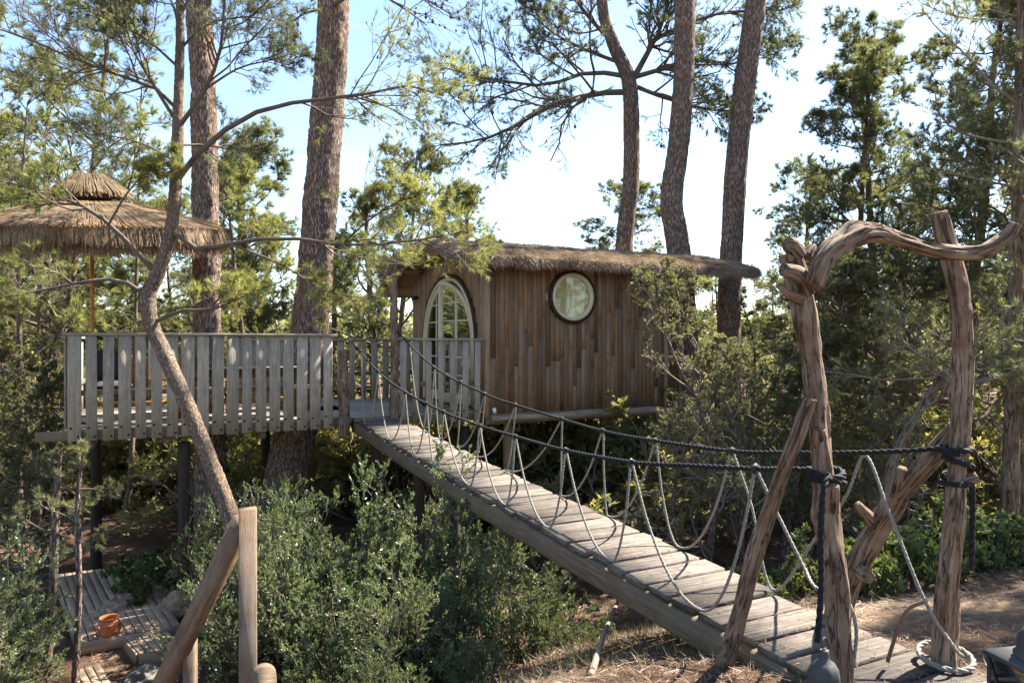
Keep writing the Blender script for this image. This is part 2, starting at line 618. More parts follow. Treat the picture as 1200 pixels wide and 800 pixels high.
M['log_wood'] = wood('pale round post timber', (0.17, 0.11, 0.06), (0.28, 0.19, 0.11), (0.40, 0.28, 0.17), 0.9, 1.1, 0.8, coord='tc')
M['drift'] = cracked('gnarled juniper timber', (0.03, 0.02, 0.014), (0.15, 0.105, 0.075), (0.26, 0.195, 0.145), (0.36, 0.305, 0.255))
M['edge_log'] = wood('live edge slab timber', (0.12, 0.08, 0.05), (0.27, 0.20, 0.14), (0.48, 0.40, 0.31), 0.95, 1.1, 0.8, grain=(1.4, 16, 16), coord='tc', bumps=1.0)
M['bark'] = bark('pine bark', (0.04, 0.028, 0.022), (0.19, 0.14, 0.112), (0.40, 0.32, 0.27), (24, 24, 6.5))
M['bark_far'] = bark('pine bark grey', (0.05, 0.037, 0.03), (0.175, 0.132, 0.11), (0.33, 0.27, 0.23), (20, 20, 6))
M['bark_young'] = bark('young pine bark', (0.07, 0.05, 0.04), (0.17, 0.13, 0.10), (0.30, 0.25, 0.205), (34, 34, 16), 0.7)
M['twig'] = plain('twig bark', (0.10, 0.075, 0.055), 0.9, var=0.3, scale=6)
M['twig_dry'] = plain('dry grey twig bark', (0.20, 0.16, 0.12), 0.9, var=0.3, scale=6)
M['pine'] = leaf('pine needles', (0.098, 0.112, 0.052), (0.165, 0.176, 0.085), (0.25, 0.243, 0.12), 0.48)
M['pine_dark'] = leaf('dark pine needles', (0.078, 0.092, 0.05), (0.135, 0.146, 0.078), (0.21, 0.208, 0.108), 0.48)
M['pine_blue'] = leaf('blue green pine needles', (0.065, 0.082, 0.058), (0.11, 0.128, 0.082), (0.18, 0.185, 0.10), 0.4)
M['pine_lime'] = leaf('yellow green needles', (0.11, 0.125, 0.045), (0.185, 0.195, 0.075), (0.28, 0.27, 0.115), 0.45)
M['juniper'] = leaf('juniper foliage', (0.09, 0.10, 0.055), (0.155, 0.16, 0.085), (0.25, 0.235, 0.135), 0.4)
M['lentisk'] = leaf('lentisk leaves', (0.058, 0.08, 0.038), (0.105, 0.132, 0.066), (0.20, 0.225, 0.13), 0.32, 0.42, spec=0.5)
M['bright_leaf'] = leaf('bright shrub leaves', (0.055, 0.078, 0.03), (0.095, 0.12, 0.045), (0.19, 0.205, 0.085), 0.38, 0.45)
M['scrub'] = leaf('mixed scrub leaves', (0.11, 0.118, 0.055), (0.20, 0.19, 0.088), (0.33, 0.285, 0.15), 0.5)
M['dry_grass'] = leaf('dry grass', (0.10, 0.10, 0.04), (0.17, 0.15, 0.07), (0.25, 0.21, 0.12), 0.3)
M['litter'] = leaf('fallen needles', (0.06, 0.034, 0.022), (0.12, 0.07, 0.043), (0.21, 0.14, 0.092), 0.1, scale=3)
M['thatch'] = leaf('heather thatch', (0.13, 0.095, 0.068), (0.255, 0.195, 0.14), (0.41, 0.33, 0.25), 0.12, 0.8, scale=3, tcol=(1, 0.9, 0.7))
M['straw'] = leaf('parasol straw', (0.12, 0.08, 0.046), (0.225, 0.16, 0.095), (0.34, 0.255, 0.16), 0.32, 0.7, scale=4, tcol=(1.25, 0.95, 0.5))
M['thatch_base'] = plain('thatch underlayer', (0.17, 0.125, 0.09), 0.9, var=0.4, scale=25, bumps=0.6)
M['black_rope'] = plain('black rope fibre', (0.004, 0.004, 0.005), 0.8, var=0.4, scale=60)
M['grey_rope'] = plain('grey rope fibre', (0.20, 0.185, 0.155), 0.9, var=0.3, scale=90, bumps=0.3)
M['rock'] = plain('limestone', (0.30, 0.22, 0.14), 0.9, var=0.45, scale=5, bumps=0.8)
M['rock_grey'] = plain('grey limestone', (0.12, 0.105, 0.09), 0.9, var=0.4, scale=7, bumps=0.8)
M['terracotta'] = plain('terracotta', (0.45, 0.16, 0.06), 0.75, var=0.15, scale=12)
M['tin'] = plain('dull zinc', (0.05, 0.05, 0.05), 0.65, 0.3, var=0.2, scale=14)
M['iron'] = plain('black iron', (0.03, 0.03, 0.032), 0.6, 0.3, var=0.3)
M['rust'] = plain('rusted rod', (0.13, 0.075, 0.05), 0.85, var=0.3, scale=30)
M['bolt'] = plain('dark bolt', (0.02, 0.017, 0.015), 0.5, 0.4)
M['cushion'] = plain('charcoal cloth', (0.045, 0.047, 0.055), 0.95, var=0.2, scale=40)
M['canvas'] = plain('cream cloth', (0.62, 0.55, 0.44), 0.9, var=0.1, scale=30)
M['green'] = plain('dark green rubber', (0.01, 0.07, 0.035), 0.45, var=0.2)
M['curtain'] = plain('net curtain', (0.62, 0.57, 0.35), 0.95, var=0.25, scale=6)
M['inside'] = wood('interior timber', (0.10, 0.07, 0.045), (0.17, 0.12, 0.08), (0.24, 0.17, 0.11))
M['glass'] = glass('window glass', (0.88, 0.88, 0.78), 0.97)
M['lantern_glass'] = glass('lantern glass', (0.85, 0.88, 0.88), 0.85)
M['paper'] = plain('white tag', (0.7, 0.68, 0.62), 0.7, var=0.05)

# ------------------------------------------------------------------ ground
def gz(x, y):
    x, y = np.asarray(x, float), np.asarray(y, float)
    t = y - 0.35 * np.clip(x - 3, -4, 0)
    z = -0.06 - 2.14 * smooth(2.3, 8.5, t) - 0.5 * smooth(18, 40, t)
    r = np.hypot(x, y)
    z = z + 5.0 * smooth(60, 170, r)
    z = z + (fbm(np.stack([x * 0.35, y * 0.35, 0 * x], -1), 4, 5) - 0.5) * 0.5 * smooth(4.5, 10, np.hypot(x - 2.5, y - 1))
    z = z + (fbm(np.stack([x * 2.1, y * 2.1, 0 * x], -1), 3, 9) - 0.5) * 0.06
    return z
def ground():
    a = np.concatenate([np.linspace(-300, -24, 30), np.linspace(-22, 28, 190), np.linspace(30, 300, 30)])
    b = np.concatenate([np.linspace(-300, -8, 24), np.linspace(-6, 34, 165), np.linspace(36, 400, 34)])
    X, Y = np.meshgrid(a, b, indexing='ij')
    V = np.stack([X, Y, gz(X, Y)], -1).reshape(-1, 3)
    i = np.arange(len(a) * len(b)).reshape(len(a), len(b))
    q = np.stack([i[:-1, :-1], i[1:, :-1], i[1:, 1:], i[:-1, 1:]], -1).reshape(-1, 4)
    m, n, l, bb = newmat('forest floor')
    src = n.new('ShaderNodeTexCoord').outputs['Object']
    f1 = noise(n, l, src, 0.5, 6, 0.65)
    f2 = noise(n, l, src, 14, 6, 0.75)
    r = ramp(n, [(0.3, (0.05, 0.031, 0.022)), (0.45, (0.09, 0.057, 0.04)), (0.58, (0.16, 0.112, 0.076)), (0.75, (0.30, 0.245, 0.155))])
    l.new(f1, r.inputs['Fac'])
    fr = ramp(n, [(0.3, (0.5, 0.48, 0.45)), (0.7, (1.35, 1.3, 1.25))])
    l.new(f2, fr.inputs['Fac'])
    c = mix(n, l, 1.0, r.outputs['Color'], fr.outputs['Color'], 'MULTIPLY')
    l.new(c, bb.inputs['Base Color'])
    bb.inputs['Roughness'].default_value = 0.95
    bb.inputs['Specular IOR Level'].default_value = 0.1
    bump(n, l, f2, 0.9, 0.04, bb)
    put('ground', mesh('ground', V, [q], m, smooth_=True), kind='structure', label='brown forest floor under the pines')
ground()

# ------------------------------------------------------------------ foliage tools
def unit(v):
    return v / (np.linalg.norm(v, axis=-1, keepdims=True) + 1e-12)
def perp(d, r):
    v = r.normal(size=d.shape)
    v = v - d * np.sum(v * d, -1, keepdims=True)
    return unit(v)
def walk(start, dirs, L, m, wander, up, r):
    """batch of wandering paths"""
    B = len(start)
    P = np.zeros((B, m, 3))
    P[:, 0] = start
    d = unit(np.asarray(dirs, float))
    L = np.asarray(L, float) * np.ones(B)
    for k in range(1, m):
        d = unit(d + r.normal(0, wander, (B, 3)) + np.array([0, 0, up]))
        P[:, k] = P[:, k - 1] + d * (L / (m - 1))[:, None]
    return P
def branch_off(P, R, n, t0, t1, ang, ratio, r, m=4, wander=0.2, up=0.05, flat=0.0, rmin=0.003):
    """n children on each path of a batch"""
    B, k, _ = P.shape
    b = np.repeat(np.arange(B), n)
    t = r.uniform(t0, t1, len(b)) ** 0.8
    f = t * (k - 1)
    i = np.clip(f.astype(int), 0, k - 2)
    u = (f - i)[:, None]
    s = P[b, i] * (1 - u) + P[b, i + 1] * u
    tan = unit(P[b, i + 1] - P[b, i])
    a = r.uniform(ang * 0.7, ang * 1.3, len(b))[:, None]
    pp = perp(tan, r)
    pp[:, 2] *= (1 - flat)
    pp = unit(pp)
    d = unit(tan * np.cos(a) + pp * np.sin(a))
    L = np.linalg.norm(np.diff(P, axis=1), axis=2).sum(1)[b]
    L = L * ratio * (1.15 - 0.6 * t) * r.uniform(0.6, 1.3, len(b))
    Q = walk(s, d, L, m, wander, up, r)
    r0 = np.maximum((R[b, i] * 0.55), rmin)
    RR = r0[:, None] * np.linspace(1, 0.45, m)[None]
    return Q, np.maximum(RR, rmin * 0.6)
def needles(P, k, length, width, spread, r, along=(0.25, 1.0), droop=0.0):
    """k needles on each twig path"""
    B, m, _ = P.shape
    b = np.repeat(np.arange(B), k)
    t = r.uniform(along[0], along[1], len(b))
    f = t * (m - 1)
    i = np.clip(f.astype(int), 0, m - 2)
    u = (f - i)[:, None]
    s = P[b, i] * (1 - u) + P[b, i + 1] * u
    tan = unit(P[b, i + 1] - P[b, i])
    a = (r.uniform(0.35, 1.0, len(b)) * spread)[:, None]
    d = unit(tan * np.cos(a) + perp(tan, r) * np.sin(a) + np.array([0, 0, -droop]))
    w = perp(d, r) * (width * r.uniform(0.7, 1.3, len(b)))[:, None] / 2
    L = (length * r.uniform(0.7, 1.2, len(b)))[:, None]
    V = np.stack([s - w, s + w, s + d * L + w * 0.25, ], 1).reshape(-1, 3)
    F = np.arange(len(V)).reshape(-1, 3)
    return V, F
def leaves(P, k, length, width, r, along=(0.1, 1.0), spread=1.1, up=0.3):
    B, m, _ = P.shape
    b = np.repeat(np.arange(B), k)
    t = r.uniform(along[0], along[1], len(b))
    f = t * (m - 1)
    i = np.clip(f.astype(int), 0, m - 2)
    u = (f - i)[:, None]
    s = P[b, i] * (1 - u) + P[b, i + 1] * u
    tan = unit(P[b, i + 1] - P[b, i])
    a = (r.uniform(0.4, 1.0, len(b)) * spread)[:, None]
    d = unit(tan * np.cos(a) + perp(tan, r) * np.sin(a) + np.array([0, 0, up]))
    w = perp(d, r)
    w = unit(w + 0.0)
    L = (length * r.uniform(0.6, 1.25, len(b)))[:, None]
    W = (width * r.uniform(0.7, 1.2, len(b)))[:, None] / 2
    nrm = np.cross(d, w)
    V = np.stack([s, s + d * L * 0.5 - w * W + nrm * W * 0.25, s + d * L, s + d * L * 0.5 + w * W + nrm * W * 0.25], 1).reshape(-1, 3)
    F = np.arange(len(V)).reshape(-1, 4)
    return V, F
def tube_add(mb, P, R, n):
    V, D, q, tc = tubes(P, R, n)
    mb.add(V.reshape(-1, 3), [q], tc.reshape(-1, 3))

def bark_disp(amp, sc=(15, 15, 4.5), seed=0):
    def f(tc):
        p = tc * np.array(sc)
        p = p + np.stack([fbm(p * 1.3, 3, seed + 40 + q) - 0.5 for q in range(3)], -1) * 2.6
        d1, d2 = worley(p, seed)
        e = np.clip((d2 - d1) / 0.28, 0, 1)
        return amp * (e - 0.7) + amp * 0.6 * (fbm(tc * np.array(sc) * 2.5, 2, seed + 7) - 0.5) + amp * 1.8 * (fbm(tc * 2.2, 2, seed + 3) - 0.5)
    return f

def crown_from(limbs, r, sub_n=7, sub_ratio=0.42, twig_n=6, twig_ratio=0.4, k=26, nl=0.09, nw=0.003, spread=0.9, ang=0.85, flat=0.35,
               up1=0.05, up2=0.08, t0=0.3, mode='needle', lw=0.014, tw=0.003, third=0, side_m=4, sides=(7, 4, 3)):
    """limbs: list of (path (m,3), radii) -> branch MB, twig foliage V,F and twig paths"""
    mb = MB()
    m = 9
    LP = np.stack([catmull(np.asarray(p), m) for p, _ in limbs])
    LR = np.stack([np.interp(np.linspace(0, 1, m), np.linspace(0, 1, len(np.atleast_1d(rr))), np.atleast_1d(rr)) if len(np.atleast_1d(rr)) > 1
                   else np.linspace(rr, rr * 0.25, m) for _, rr in limbs])
    tube_add(mb, LP, LR, sides[0])
    S, SR = branch_off(LP, LR, sub_n, t0, 1.0, ang, sub_ratio, r, side_m + 1, 0.22, up1, flat, rmin=tw * 1.8)
    tube_add(mb, S, SR, sides[1])
    T, TR = branch_off(S, SR, twig_n, 0.15, 1.0, ang * 0.8, twig_ratio, r, 3, 0.2, up2, flat * 0.5, rmin=tw)
    tube_add(mb, T, TR, sides[2])
    tips = [T]
    if third:
        U, UR = branch_off(T, TR, third, 0.2, 1.0, ang * 0.75, 0.55, r, 2, 0.2, up2, 0.1, rmin=tw * 0.8)
        tube_add(mb, U, UR, 3)
        tips = [U]
    P = tips[0]
    if mode == 'needle':
        V, F = needles(P, k, nl, nw, spread, r)
    else:
        V, F = leaves(P, k, nl, lw, r)
    return mb, V, F, P

def tree_thing(name, base, trunk_mb, trunk_mat, branch_mb, branch_mat, V, F, leaf_mat, label, cat, group=None, extra=()):
    t = thing(name, base, label, cat, group)
    if trunk_mb is not None:
        put('trunk', trunk_mb.mesh('trunk', trunk_mat, True), t)
    if branch_mb is not None:
        put('branches', branch_mb.mesh('branches', branch_mat, True), t, kind='stuff')
    if V is not None:
        put('crown', mesh('crown', V, [F], leaf_mat), t, kind='stuff')
    return t
def clone(t, loc, rz, s, label=None, group=None, sz=None):
    c = t.copy()
    COL.objects.link(c)
    c.location = Vector([float(v) for v in loc])
    c.rotation_euler = (0, 0, rz)
    c.scale = (s, s, sz or s)
    if label: c['label'] = label
    if group: c['group'] = group
    for ch in list(t.children):
        d = ch.copy()
        COL.objects.link(d)
        d.parent = c
        d.matrix_parent_inverse = Matrix.Identity(4)
    return c

# ================================================================== THE TREEHOUSE
DZ = 0.42                                    # deck floor level
BX0, BX1 = 2.84, 3.475                       # bridge edges
def bridge_z(y):
    return np.interp(y, [1.6, 2.3, 2.73, 3.2, 4.19, 6.37, 8.6, 10.9], [-0.01, -0.01, -0.01, 0.005, 0.05, 0.125, 0.245, 0.40])

CX0, CX1, CY0, CY1 = 5.05, 8.71, 10.95, 14.5     # cabin outline
RX0, RX1 = 4.45, 10.55                            # roof ends
def roof_z(y):                                    # underside of the roof
    t = (y - 12.75) / 2.2
    return 3.22 - 0.36 * np.abs(t) ** 1.9 - np.where(y > 12.75, 0.30 * np.clip(t, 0, 2) ** 2, 0)
def thatch_z(y):
    t = np.abs(y - 12.75) / 2.2
    return roof_z(y) + 0.06 + 0.08 * (1 - np.clip(t, 0, 1.2) / 1.4)

cabin = thing('treehouse_cabin', (6.9, 12.7, 0.2), 'brown wooden treehouse cabin with arched door, round window and thatched roof', 'cabin')

# side wall cladding with the round window opening
WX, WZ, WR = onY(670, 348, CY0)[0], onY(670, 348, CY0)[2], 0.435
rs = np.random.default_rng(4)
def wall_run(u0, u1, zlo, ztop, plane, hole, mat, joints, bw=0.1):
    """vertical boards; plane(u, z) -> point, hole(u0,u1) -> None or (z_low, z_high)"""
    n = int(round((u1 - u0) / bw))
    e = np.linspace(u0, u1, n + 1)
    e[1:-1] += rs.uniform(-0.012, 0.012, n - 1)
    for k in range(n):
        a, b = e[k], e[k + 1]
        c = (a + b) / 2
        top = float(ztop(c))
        spans = [(zlo + rs.uniform(-0.02, 0.02), top)]
        h = hole(a, b)
        if h:
            spans = [(zlo + rs.uniform(-0.02, 0.02), h[0]), (h[1], top)]
        for lo, hi in spans:
            if hi - lo < 0.05:
                continue
            cuts = [lo]
            if hi - lo > 0.9 and joints and rs.random() < 0.9:
                cuts.append(lo + (hi - lo) * rs.uniform(0.25, 0.8))
                if rs.random() < 0.3:
                    cuts.append(lo + (hi - lo) * rs.uniform(0.1, 0.9))
            cuts = sorted(cuts)
            cuts = [c for q, c in enumerate(cuts) if q == 0 or (c - cuts[q - 1] > 0.15 and hi - c > 0.15)] + [hi]
            for q in range(len(cuts) - 1):
                if cuts[q + 1] - cuts[q] < 0.12:
                    continue
                o = rs.uniform(-0.005, 0.005)
                p0, p1, up = plane(c, cuts[q] + 0.0015, o), plane(c, cuts[q + 1] - 0.0015, o), None
                board('board', p0, p1, b - a - 0.004, 0.028, mat, cabin, up=plane.up, ch=0.003, warp=0.0015)
def plane_y(Y):
    f = lambda u, z, o: (u, Y + o, z)
    f.up = (0, 1, 0)
    return f
def plane_x(X):
    f = lambda u, z, o: (X + o, u, z)
    f.up = (1, 0, 0)
    return f
def round_hole(a, b):
    c = (a + b) / 2
    d = min(abs(a - WX), abs(b - WX), abs(c - WX))
    if d < WR:
        h = math.sqrt(WR * WR - d * d)
        return (WZ - h, WZ + h)
wall_run(CX0 + 0.05, CX1, 0.33, lambda u: roof_z(CY0), plane_y(CY0), round_hole, M['cabin_wood'], True, 0.088)
# front wall with the arched doorway
DYC, DHW, DSP, DTOP = 12.62, 1.27, 1.52, 2.74
def arch_z(y, hw=DHW, top=DTOP):
    u = np.clip(np.abs((y - DYC) / hw), 0, 1)
    return DSP + (top - DSP) * np.sqrt(np.clip(1 - u ** 2.15, 0, 1)) 
def door_hole(a, b):
    c = (a + b) / 2
    d = min(abs(a - DYC), abs(b - DYC))
    if d < DHW:
        return (DZ - 0.2, float(arch_z(DYC + d)) + 0.0)
wall_run(CY0 + 0.06, CY1, 0.33, roof_z, plane_x(CX0), door_hole, M['front_wood'], False)
# far side, rear wall, set-back bay at the end, floor
wall_run(CX0 + 0.05, CX1, 0.33, lambda u: roof_z(CY1), plane_y(CY1), lambda a, b: None, M['cabin_wood'], False, 0.2)
wall_run(CY0 + 0.05, 11.55, 0.33, roof_z, plane_x(CX1 - 0.02), lambda a, b: None, M['cabin_wood'], False, 0.12)
wall_run(11.6, CY1 - 0.05, 0.33, roof_z, plane_x(9.5), lambda a, b: None, M['cabin_wood'], False, 0.14)
wall_run(CX1, 9.52, 0.33, lambda u: roof_z(11.55), plane_y(11.56), lambda a, b: None, M['cabin_wood'], True, 0.12)
wall_run(CX1 + 0.02, 9.5, 0.33, lambda u: roof_z(CY1), plane_y(CY1 - 0.05), lambda a, b: None, M['cabin_wood'], False, 0.2)
for k in range(24):
    y = CY0 + 0.12 + k * 0.145
    board('floor_board', (CX0 + 0.05, y, 0.40), (9.45 if y > 11.65 else CX1 - 0.06, y, 0.40), 0.14, 0.03, M['inside'], cabin)
for (x, y) in ((CX0, CY0), (CX1 + 0.005, CY0), (CX0, CY1 + 0.01), (9.52, 11.54)):
    board('corner_post', (x, y, 0.30), (x, y, float(roof_z(y)) - 0.01), 0.085, 0.085, M['front_wood'], cabin, up=(0, 1, 0), ch=0.012)
# round window
def ring_mesh(r0, r1, d0, d1, n=48):
    prof = [(r0, d0), (r0, d1), (r1, d1), (r1, d0), (r0, d0)]
    return lathe(prof, n)
def face_y(c, flip=1):       # lathe axis towards -Y
    return Matrix.Translation(Vector(c)) @ Matrix.Rotation(math.pi / 2, 4, 'X')
win = put('round_window', ring_mesh(0.41, 0.465, -0.03, 0.045).mesh('window_surround', M['dark_frame']), cabin, face_y((WX, CY0 - 0.012, WZ)))
sub('window_frame', ring_mesh(0.355, 0.413, -0.03, 0.062).mesh('window_frame', M['cream']), win, face_y((WX, CY0 - 0.012, WZ)))
disc = lathe([(0.0005, 0), (0.36, 0.0)], 48)
sub('pane', disc.mesh('pane', M['glass']), win, face_y((WX, CY0 - 0.03, WZ)))
cw = MB()
gx, gzv = np.meshgrid(np.linspace(-0.52, 0.52, 53), np.linspace(-0.55, 0.55, 8), indexing='ij')
Vc = np.stack([WX + gx, CY0 + 0.045 + 0.012 * np.sin(gx * 60) + 0.006 * np.sin(gx * 23), WZ + gzv], -1).reshape(-1, 3)
ii = np.arange(53 * 8).reshape(53, 8)
cw.add(Vc, [np.stack([ii[:-1, :-1], ii[1:, :-1], ii[1:, 1:], ii[:-1, 1:]], -1).reshape(-1, 4)])
sub('curtain', cw.mesh('curtain', M['curtain'], True), win)

# arched door: surround, two leaves with muntins and panes
def arch_pts(hw, top, n=25, zb=DZ + 0.02):
    ys = DYC + hw * np.sin(np.linspace(-math.pi / 2, math.pi / 2, n))
    u = np.abs(ys - DYC) / hw
    zs = DSP + (top - DSP) * np.sqrt(np.clip(1 - u ** 2.15, 0, 1))
    return np.vstack([[DYC - hw, zb], np.column_stack([ys, zs]), [DYC + hw, zb]])
def arch_band(hw0, t0, hw1, t1, x0, x1, mat, name, parent):
    a, b = arch_pts(hw0, t0), arch_pts(hw1, t1)
    m = len(a)
    V = []
    for x, p in ((x0, a), (x0, b), (x1, b), (x1, a)):
        V.append(np.column_stack([np.full(m, x), p]))
    V = np.concatenate(V)
    F = []
    i = np.arange(m - 1)
    for k in range(4):
        k2 = (k + 1) % 4
        F.append(np.column_stack([k * m + i, k * m + i + 1, k2 * m + i + 1, k2 * m + i]))
    F.append(np.array([[0, m, 2 * m, 3 * m], [m - 1, 2 * m - 1, 3 * m - 1, 4 * m - 1]]))
    return put(name, mesh(name, V, F, mat), parent)
arch_band(DHW - 0.02, DTOP - 0.02, DHW + 0.045, DTOP + 0.045, CX0 - 0.055, CX0 + 0.05, M['dark_frame'], 'door_surround', cabin)
arch_band(DHW - 0.09, DTOP - 0.09, DHW - 0.022, DTOP - 0.022, CX0 - 0.065, CX0 + 0.07, M['cream'], 'door_jamb', cabin)
def door_leaf(sgn, hinge_open, label):
    """sgn -1: leaf towards the bridge (near), +1: far leaf. Local frame: origin at the hinge, u towards the middle."""
    HW, TP = DHW - 0.095, DTOP - 0.095
    hy = DYC + sgn * HW
    ca, sa = math.cos(hinge_open), math.sin(hinge_open)
    def W(u, z, x):       # u from hinge (0) to the meeting stile (HW); x outwards
        return (CX0 - (x * ca + u * sa), hy - sgn * u * ca + sgn * x * sa, z)
    def prof(u):          # top of the leaf at u
        q = np.clip(1 - u / HW, 0, 1)
        return DSP + (TP - DSP) * np.sqrt(np.clip(1 - q ** 2.15, 0, 1))
    zb = DZ + 0.035
    fw = 0.085
    us = np.concatenate([HW * (1 - np.cos(np.linspace(0, math.pi / 2, 22)))])
    outer = [(0.0, zb)] + [(u, float(prof(u))) for u in us]
    # inner outline: offset curve
    def prof_in(u):
        q = np.clip((HW - u) / (HW - fw), 0, 1)
        return DSP + (TP - fw - DSP) * np.sqrt(np.clip(1 - q ** 2.15, 0, 1))
    ui = fw + (HW - fw) * (1 - np.cos(np.linspace(0, math.pi / 2, 22)))
    inner = [(fw, zb + 0.12)] + [(u, float(prof_in(u))) for u in ui]
    m = len(outer)
    V = []
    for x, p in ((0.0, outer), (0.045, outer), (0.045, inner), (0.0, inner)):
        V += [W(u, z, x) for u, z in p]
    i = np.arange(m - 1)
    F = [np.column_stack([k * m + i, k * m + i + 1, ((k + 1) % 4) * m + i + 1, ((k + 1) % 4) * m + i]) for k in range(4)]
    F.append(np.array([[0, m, 2 * m, 3 * m], [m - 1, 2 * m - 1, 3 * m - 1, 4 * m - 1]]))
    leaf_o = put('door_leaf', mesh('arched_frame', V, F, M['cream']), cabin, label=label)
    nrm = np.array(W(0.3, 1, 1)) - np.array(W(0.3, 1, 0))
    def bar(name, u0, z0, u1, z1, w, t=0.04, x=0.022):
        Mx, L = frame_mat(W(u0, z0, x), W(u1, z1, x), nrm)
        me = plank_mesh(L, w, t, 0, M['cream'], 0.006, 0.0)
        sub(name, me, leaf_o, Mx @ Matrix.Scale(L / round(L, 2), 4, (1, 0, 0)))
    bar('meeting_stile', HW - fw / 2, zb, HW - fw / 2, TP - 0.01, fw, 0.052)
    bar('bottom_rail', fw, zb + 0.085, HW - fw, zb + 0.085, 0.17)
    um = fw + (HW - 2 * fw) * 0.5
    bar('muntin', um, zb + 0.17, um, float(prof_in(um)) + 0.01, 0.03, 0.032)
    zr = np.linspace(zb + 0.17, TP - fw, 7)
    for z in zr[1:-1]:
        if z > DSP:
            q = ((z - DSP) / (TP - fw - DSP))
            u0 = HW - (HW - fw) * (1 - q * q) ** (1 / 2.15)
        else:
            u0 = fw
        bar('muntin', u0 - 0.01, z, HW - fw, z, 0.03, 0.032)
    for a, b in ((fw, um), (um, HW - fw)):
        for k in range(6):
            z0, z1 = zr[k], zr[k + 1]
            uu = np.linspace(a, b, 7)
            tops = np.minimum(prof_in(uu), z1)
            keep = tops > z0 + 0.01
            if keep.sum() < 2:
                continue
            uu, tops = uu[keep], tops[keep]
            pts = [W(uu[0], z0, 0.018), W(uu[-1], z0, 0.018)] + [W(u, t, 0.018) for u, t in zip(uu[::-1], tops[::-1])]
            sub('pane', mesh('pane', np.array(pts), [list(range(len(pts)))], M['glass']), leaf_o)
    return leaf_o
door_leaf(1, 0.0, 'closed far leaf of the arched door')
dl = door_leaf(-1, math.radians(9), 'near leaf of the arched door, standing ajar')
hd = MB()
tube([(CX0 - 0.50, 12.36, 1.38), (CX0 - 0.54, 12.36, 1.38), (CX0 - 0.545, 12.36, 1.2), (CX0 - 0.50, 12.36, 1.2)], 0.012, 8, mb=hd)
hd2 = sub('handle', hd.mesh('handle', M['iron'], True), dl)
hd2.location = (0.26, 0.1, 0)
# padlock box and loop on the jamb
pb = board('latch_box', (CX0 - 0.06, 11.25, 0.93), (CX0 - 0.06, 11.25, 1.10), 0.09, 0.05, M['bolt'], cabin, up=(1, 0, 0))
# small spotlight under the eave
sp = tube([(CX0 - 0.16, 14.25, 2.42), (CX0 - 0.04, 14.25, 2.45)], [0.045, 0.035], 12)
put('spotlight', sp.mesh('spotlight', M['iron'], True), cabin)

# roof: soffit boards, structure, thatch
rv = np.linspace(10.52, 15.05, 19)
for k in range(len(rv) - 1):
    a, b = rv[k], rv[k + 1]
    c = (a + b) / 2
    sl = float(roof_z(b) - roof_z(a))
    up = np.array([0, -sl, b - a])
    z = float(roof_z(c)) + 0.012
    W_ = math.hypot(sl, b - a) - 0.006
    board('soffit_board', (RX0 + 0.03, c, z), (RX1 - 0.03, c, z), W_, 0.02, M['front_wood'], cabin, up=up, ch=0.003, warp=0.0)
# barge rafter following the curve at the front edge
yy = np.linspace(10.6, 14.95, 24)
tb = MB()
V = np.concatenate([np.column_stack([np.full(24, x), yy, roof_z(yy) + dz]) for x, dz in ((RX0 + 0.1, -0.11), (RX0 + 0.1, -0.005), (RX0 + 0.155, -0.005), (RX0 + 0.155, -0.11))])
i = np.arange(23)
tb.add(V, [np.column_stack([k * 24 + i, k * 24 + i + 1, ((k + 1) % 4) * 24 + i + 1, ((k + 1) % 4) * 24 + i]) for k in range(4)] + [np.array([[0, 24, 48, 72], [23, 47, 71, 95]])])
put('rafter', tb.mesh('rafter', M['front_wood']), cabin)
for y in (11.5, 12.75, 14.0):
    board('purlin', (RX0 + 0.05, y, float(roof_z(y)) - 0.045), (CX0 - 0.03, y, float(roof_z(y)) - 0.045), 0.07, 0.08, M['front_wood'], cabin)
# thatch body (lumpy slab)
na, nb = 150, 60
xs_ = np.linspace(RX0, RX1, na)
ys_ = np.linspace(10.45, 15.12, nb)
XX, YY = np.meshgrid(xs_, ys_, indexing='ij')
lump = (fbm(np.stack([XX * 3, YY * 3, 0 * XX], -1), 4, 3) - 0.5) * 0.09
endf = smooth(0, 0.25, XX - RX0) * smooth(0, 0.25, RX1 - XX)
edge = smooth(0, 0.22, YY - 10.45) * smooth(0, 0.22, 15.12 - YY)
Zt = thatch_z(YY) + lump * edge - 0.07 * (1 - endf) - 0.07 * (1 - edge)
Zb = roof_z(YY) + 0.026
Zt = np.maximum(Zt, Zb + 0.015)
Vt = np.concatenate([np.stack([XX, YY, Zt], -1).reshape(-1, 3), np.stack([XX, YY, Zb], -1).reshape(-1, 3)])
ii = np.arange(na * nb).reshape(na, nb)
qt = np.stack([ii[:-1, :-1], ii[1:, :-1], ii[1:, 1:], ii[:-1, 1:]], -1).reshape(-1, 4)
ne = na * nb
def rim(a):
    return np.column_stack([a[:-1], a[1:], a[1:] + ne, a[:-1] + ne])
th = put('thatch', mesh('thatch', Vt, [qt, qt[:, ::-1] + ne, rim(ii[:, 0]), rim(ii[:, -1]), rim(ii[0]), rim(ii[-1])], M['thatch_base'], smooth_=True), cabin)
r_ = np.random.default_rng(11)
def strands(N, region):
    x, y = region(N)
    side = np.where(y < 12.75, -1.0, 1.0)
    z = thatch_z(y) + (fbm(np.stack([x * 3, y * 3, 0 * x], -1), 4, 3) - 0.5) * 0.09 + 0.012
    sl = (thatch_z(y + 0.02) - thatch_z(y - 0.02)) / 0.04
    d = np.stack([r_.normal(0, 0.45, N), side, sl * side + r_.normal(0.12, 0.16, N)], -1)
    return np.stack([x, y, z], -1), unit(d), side
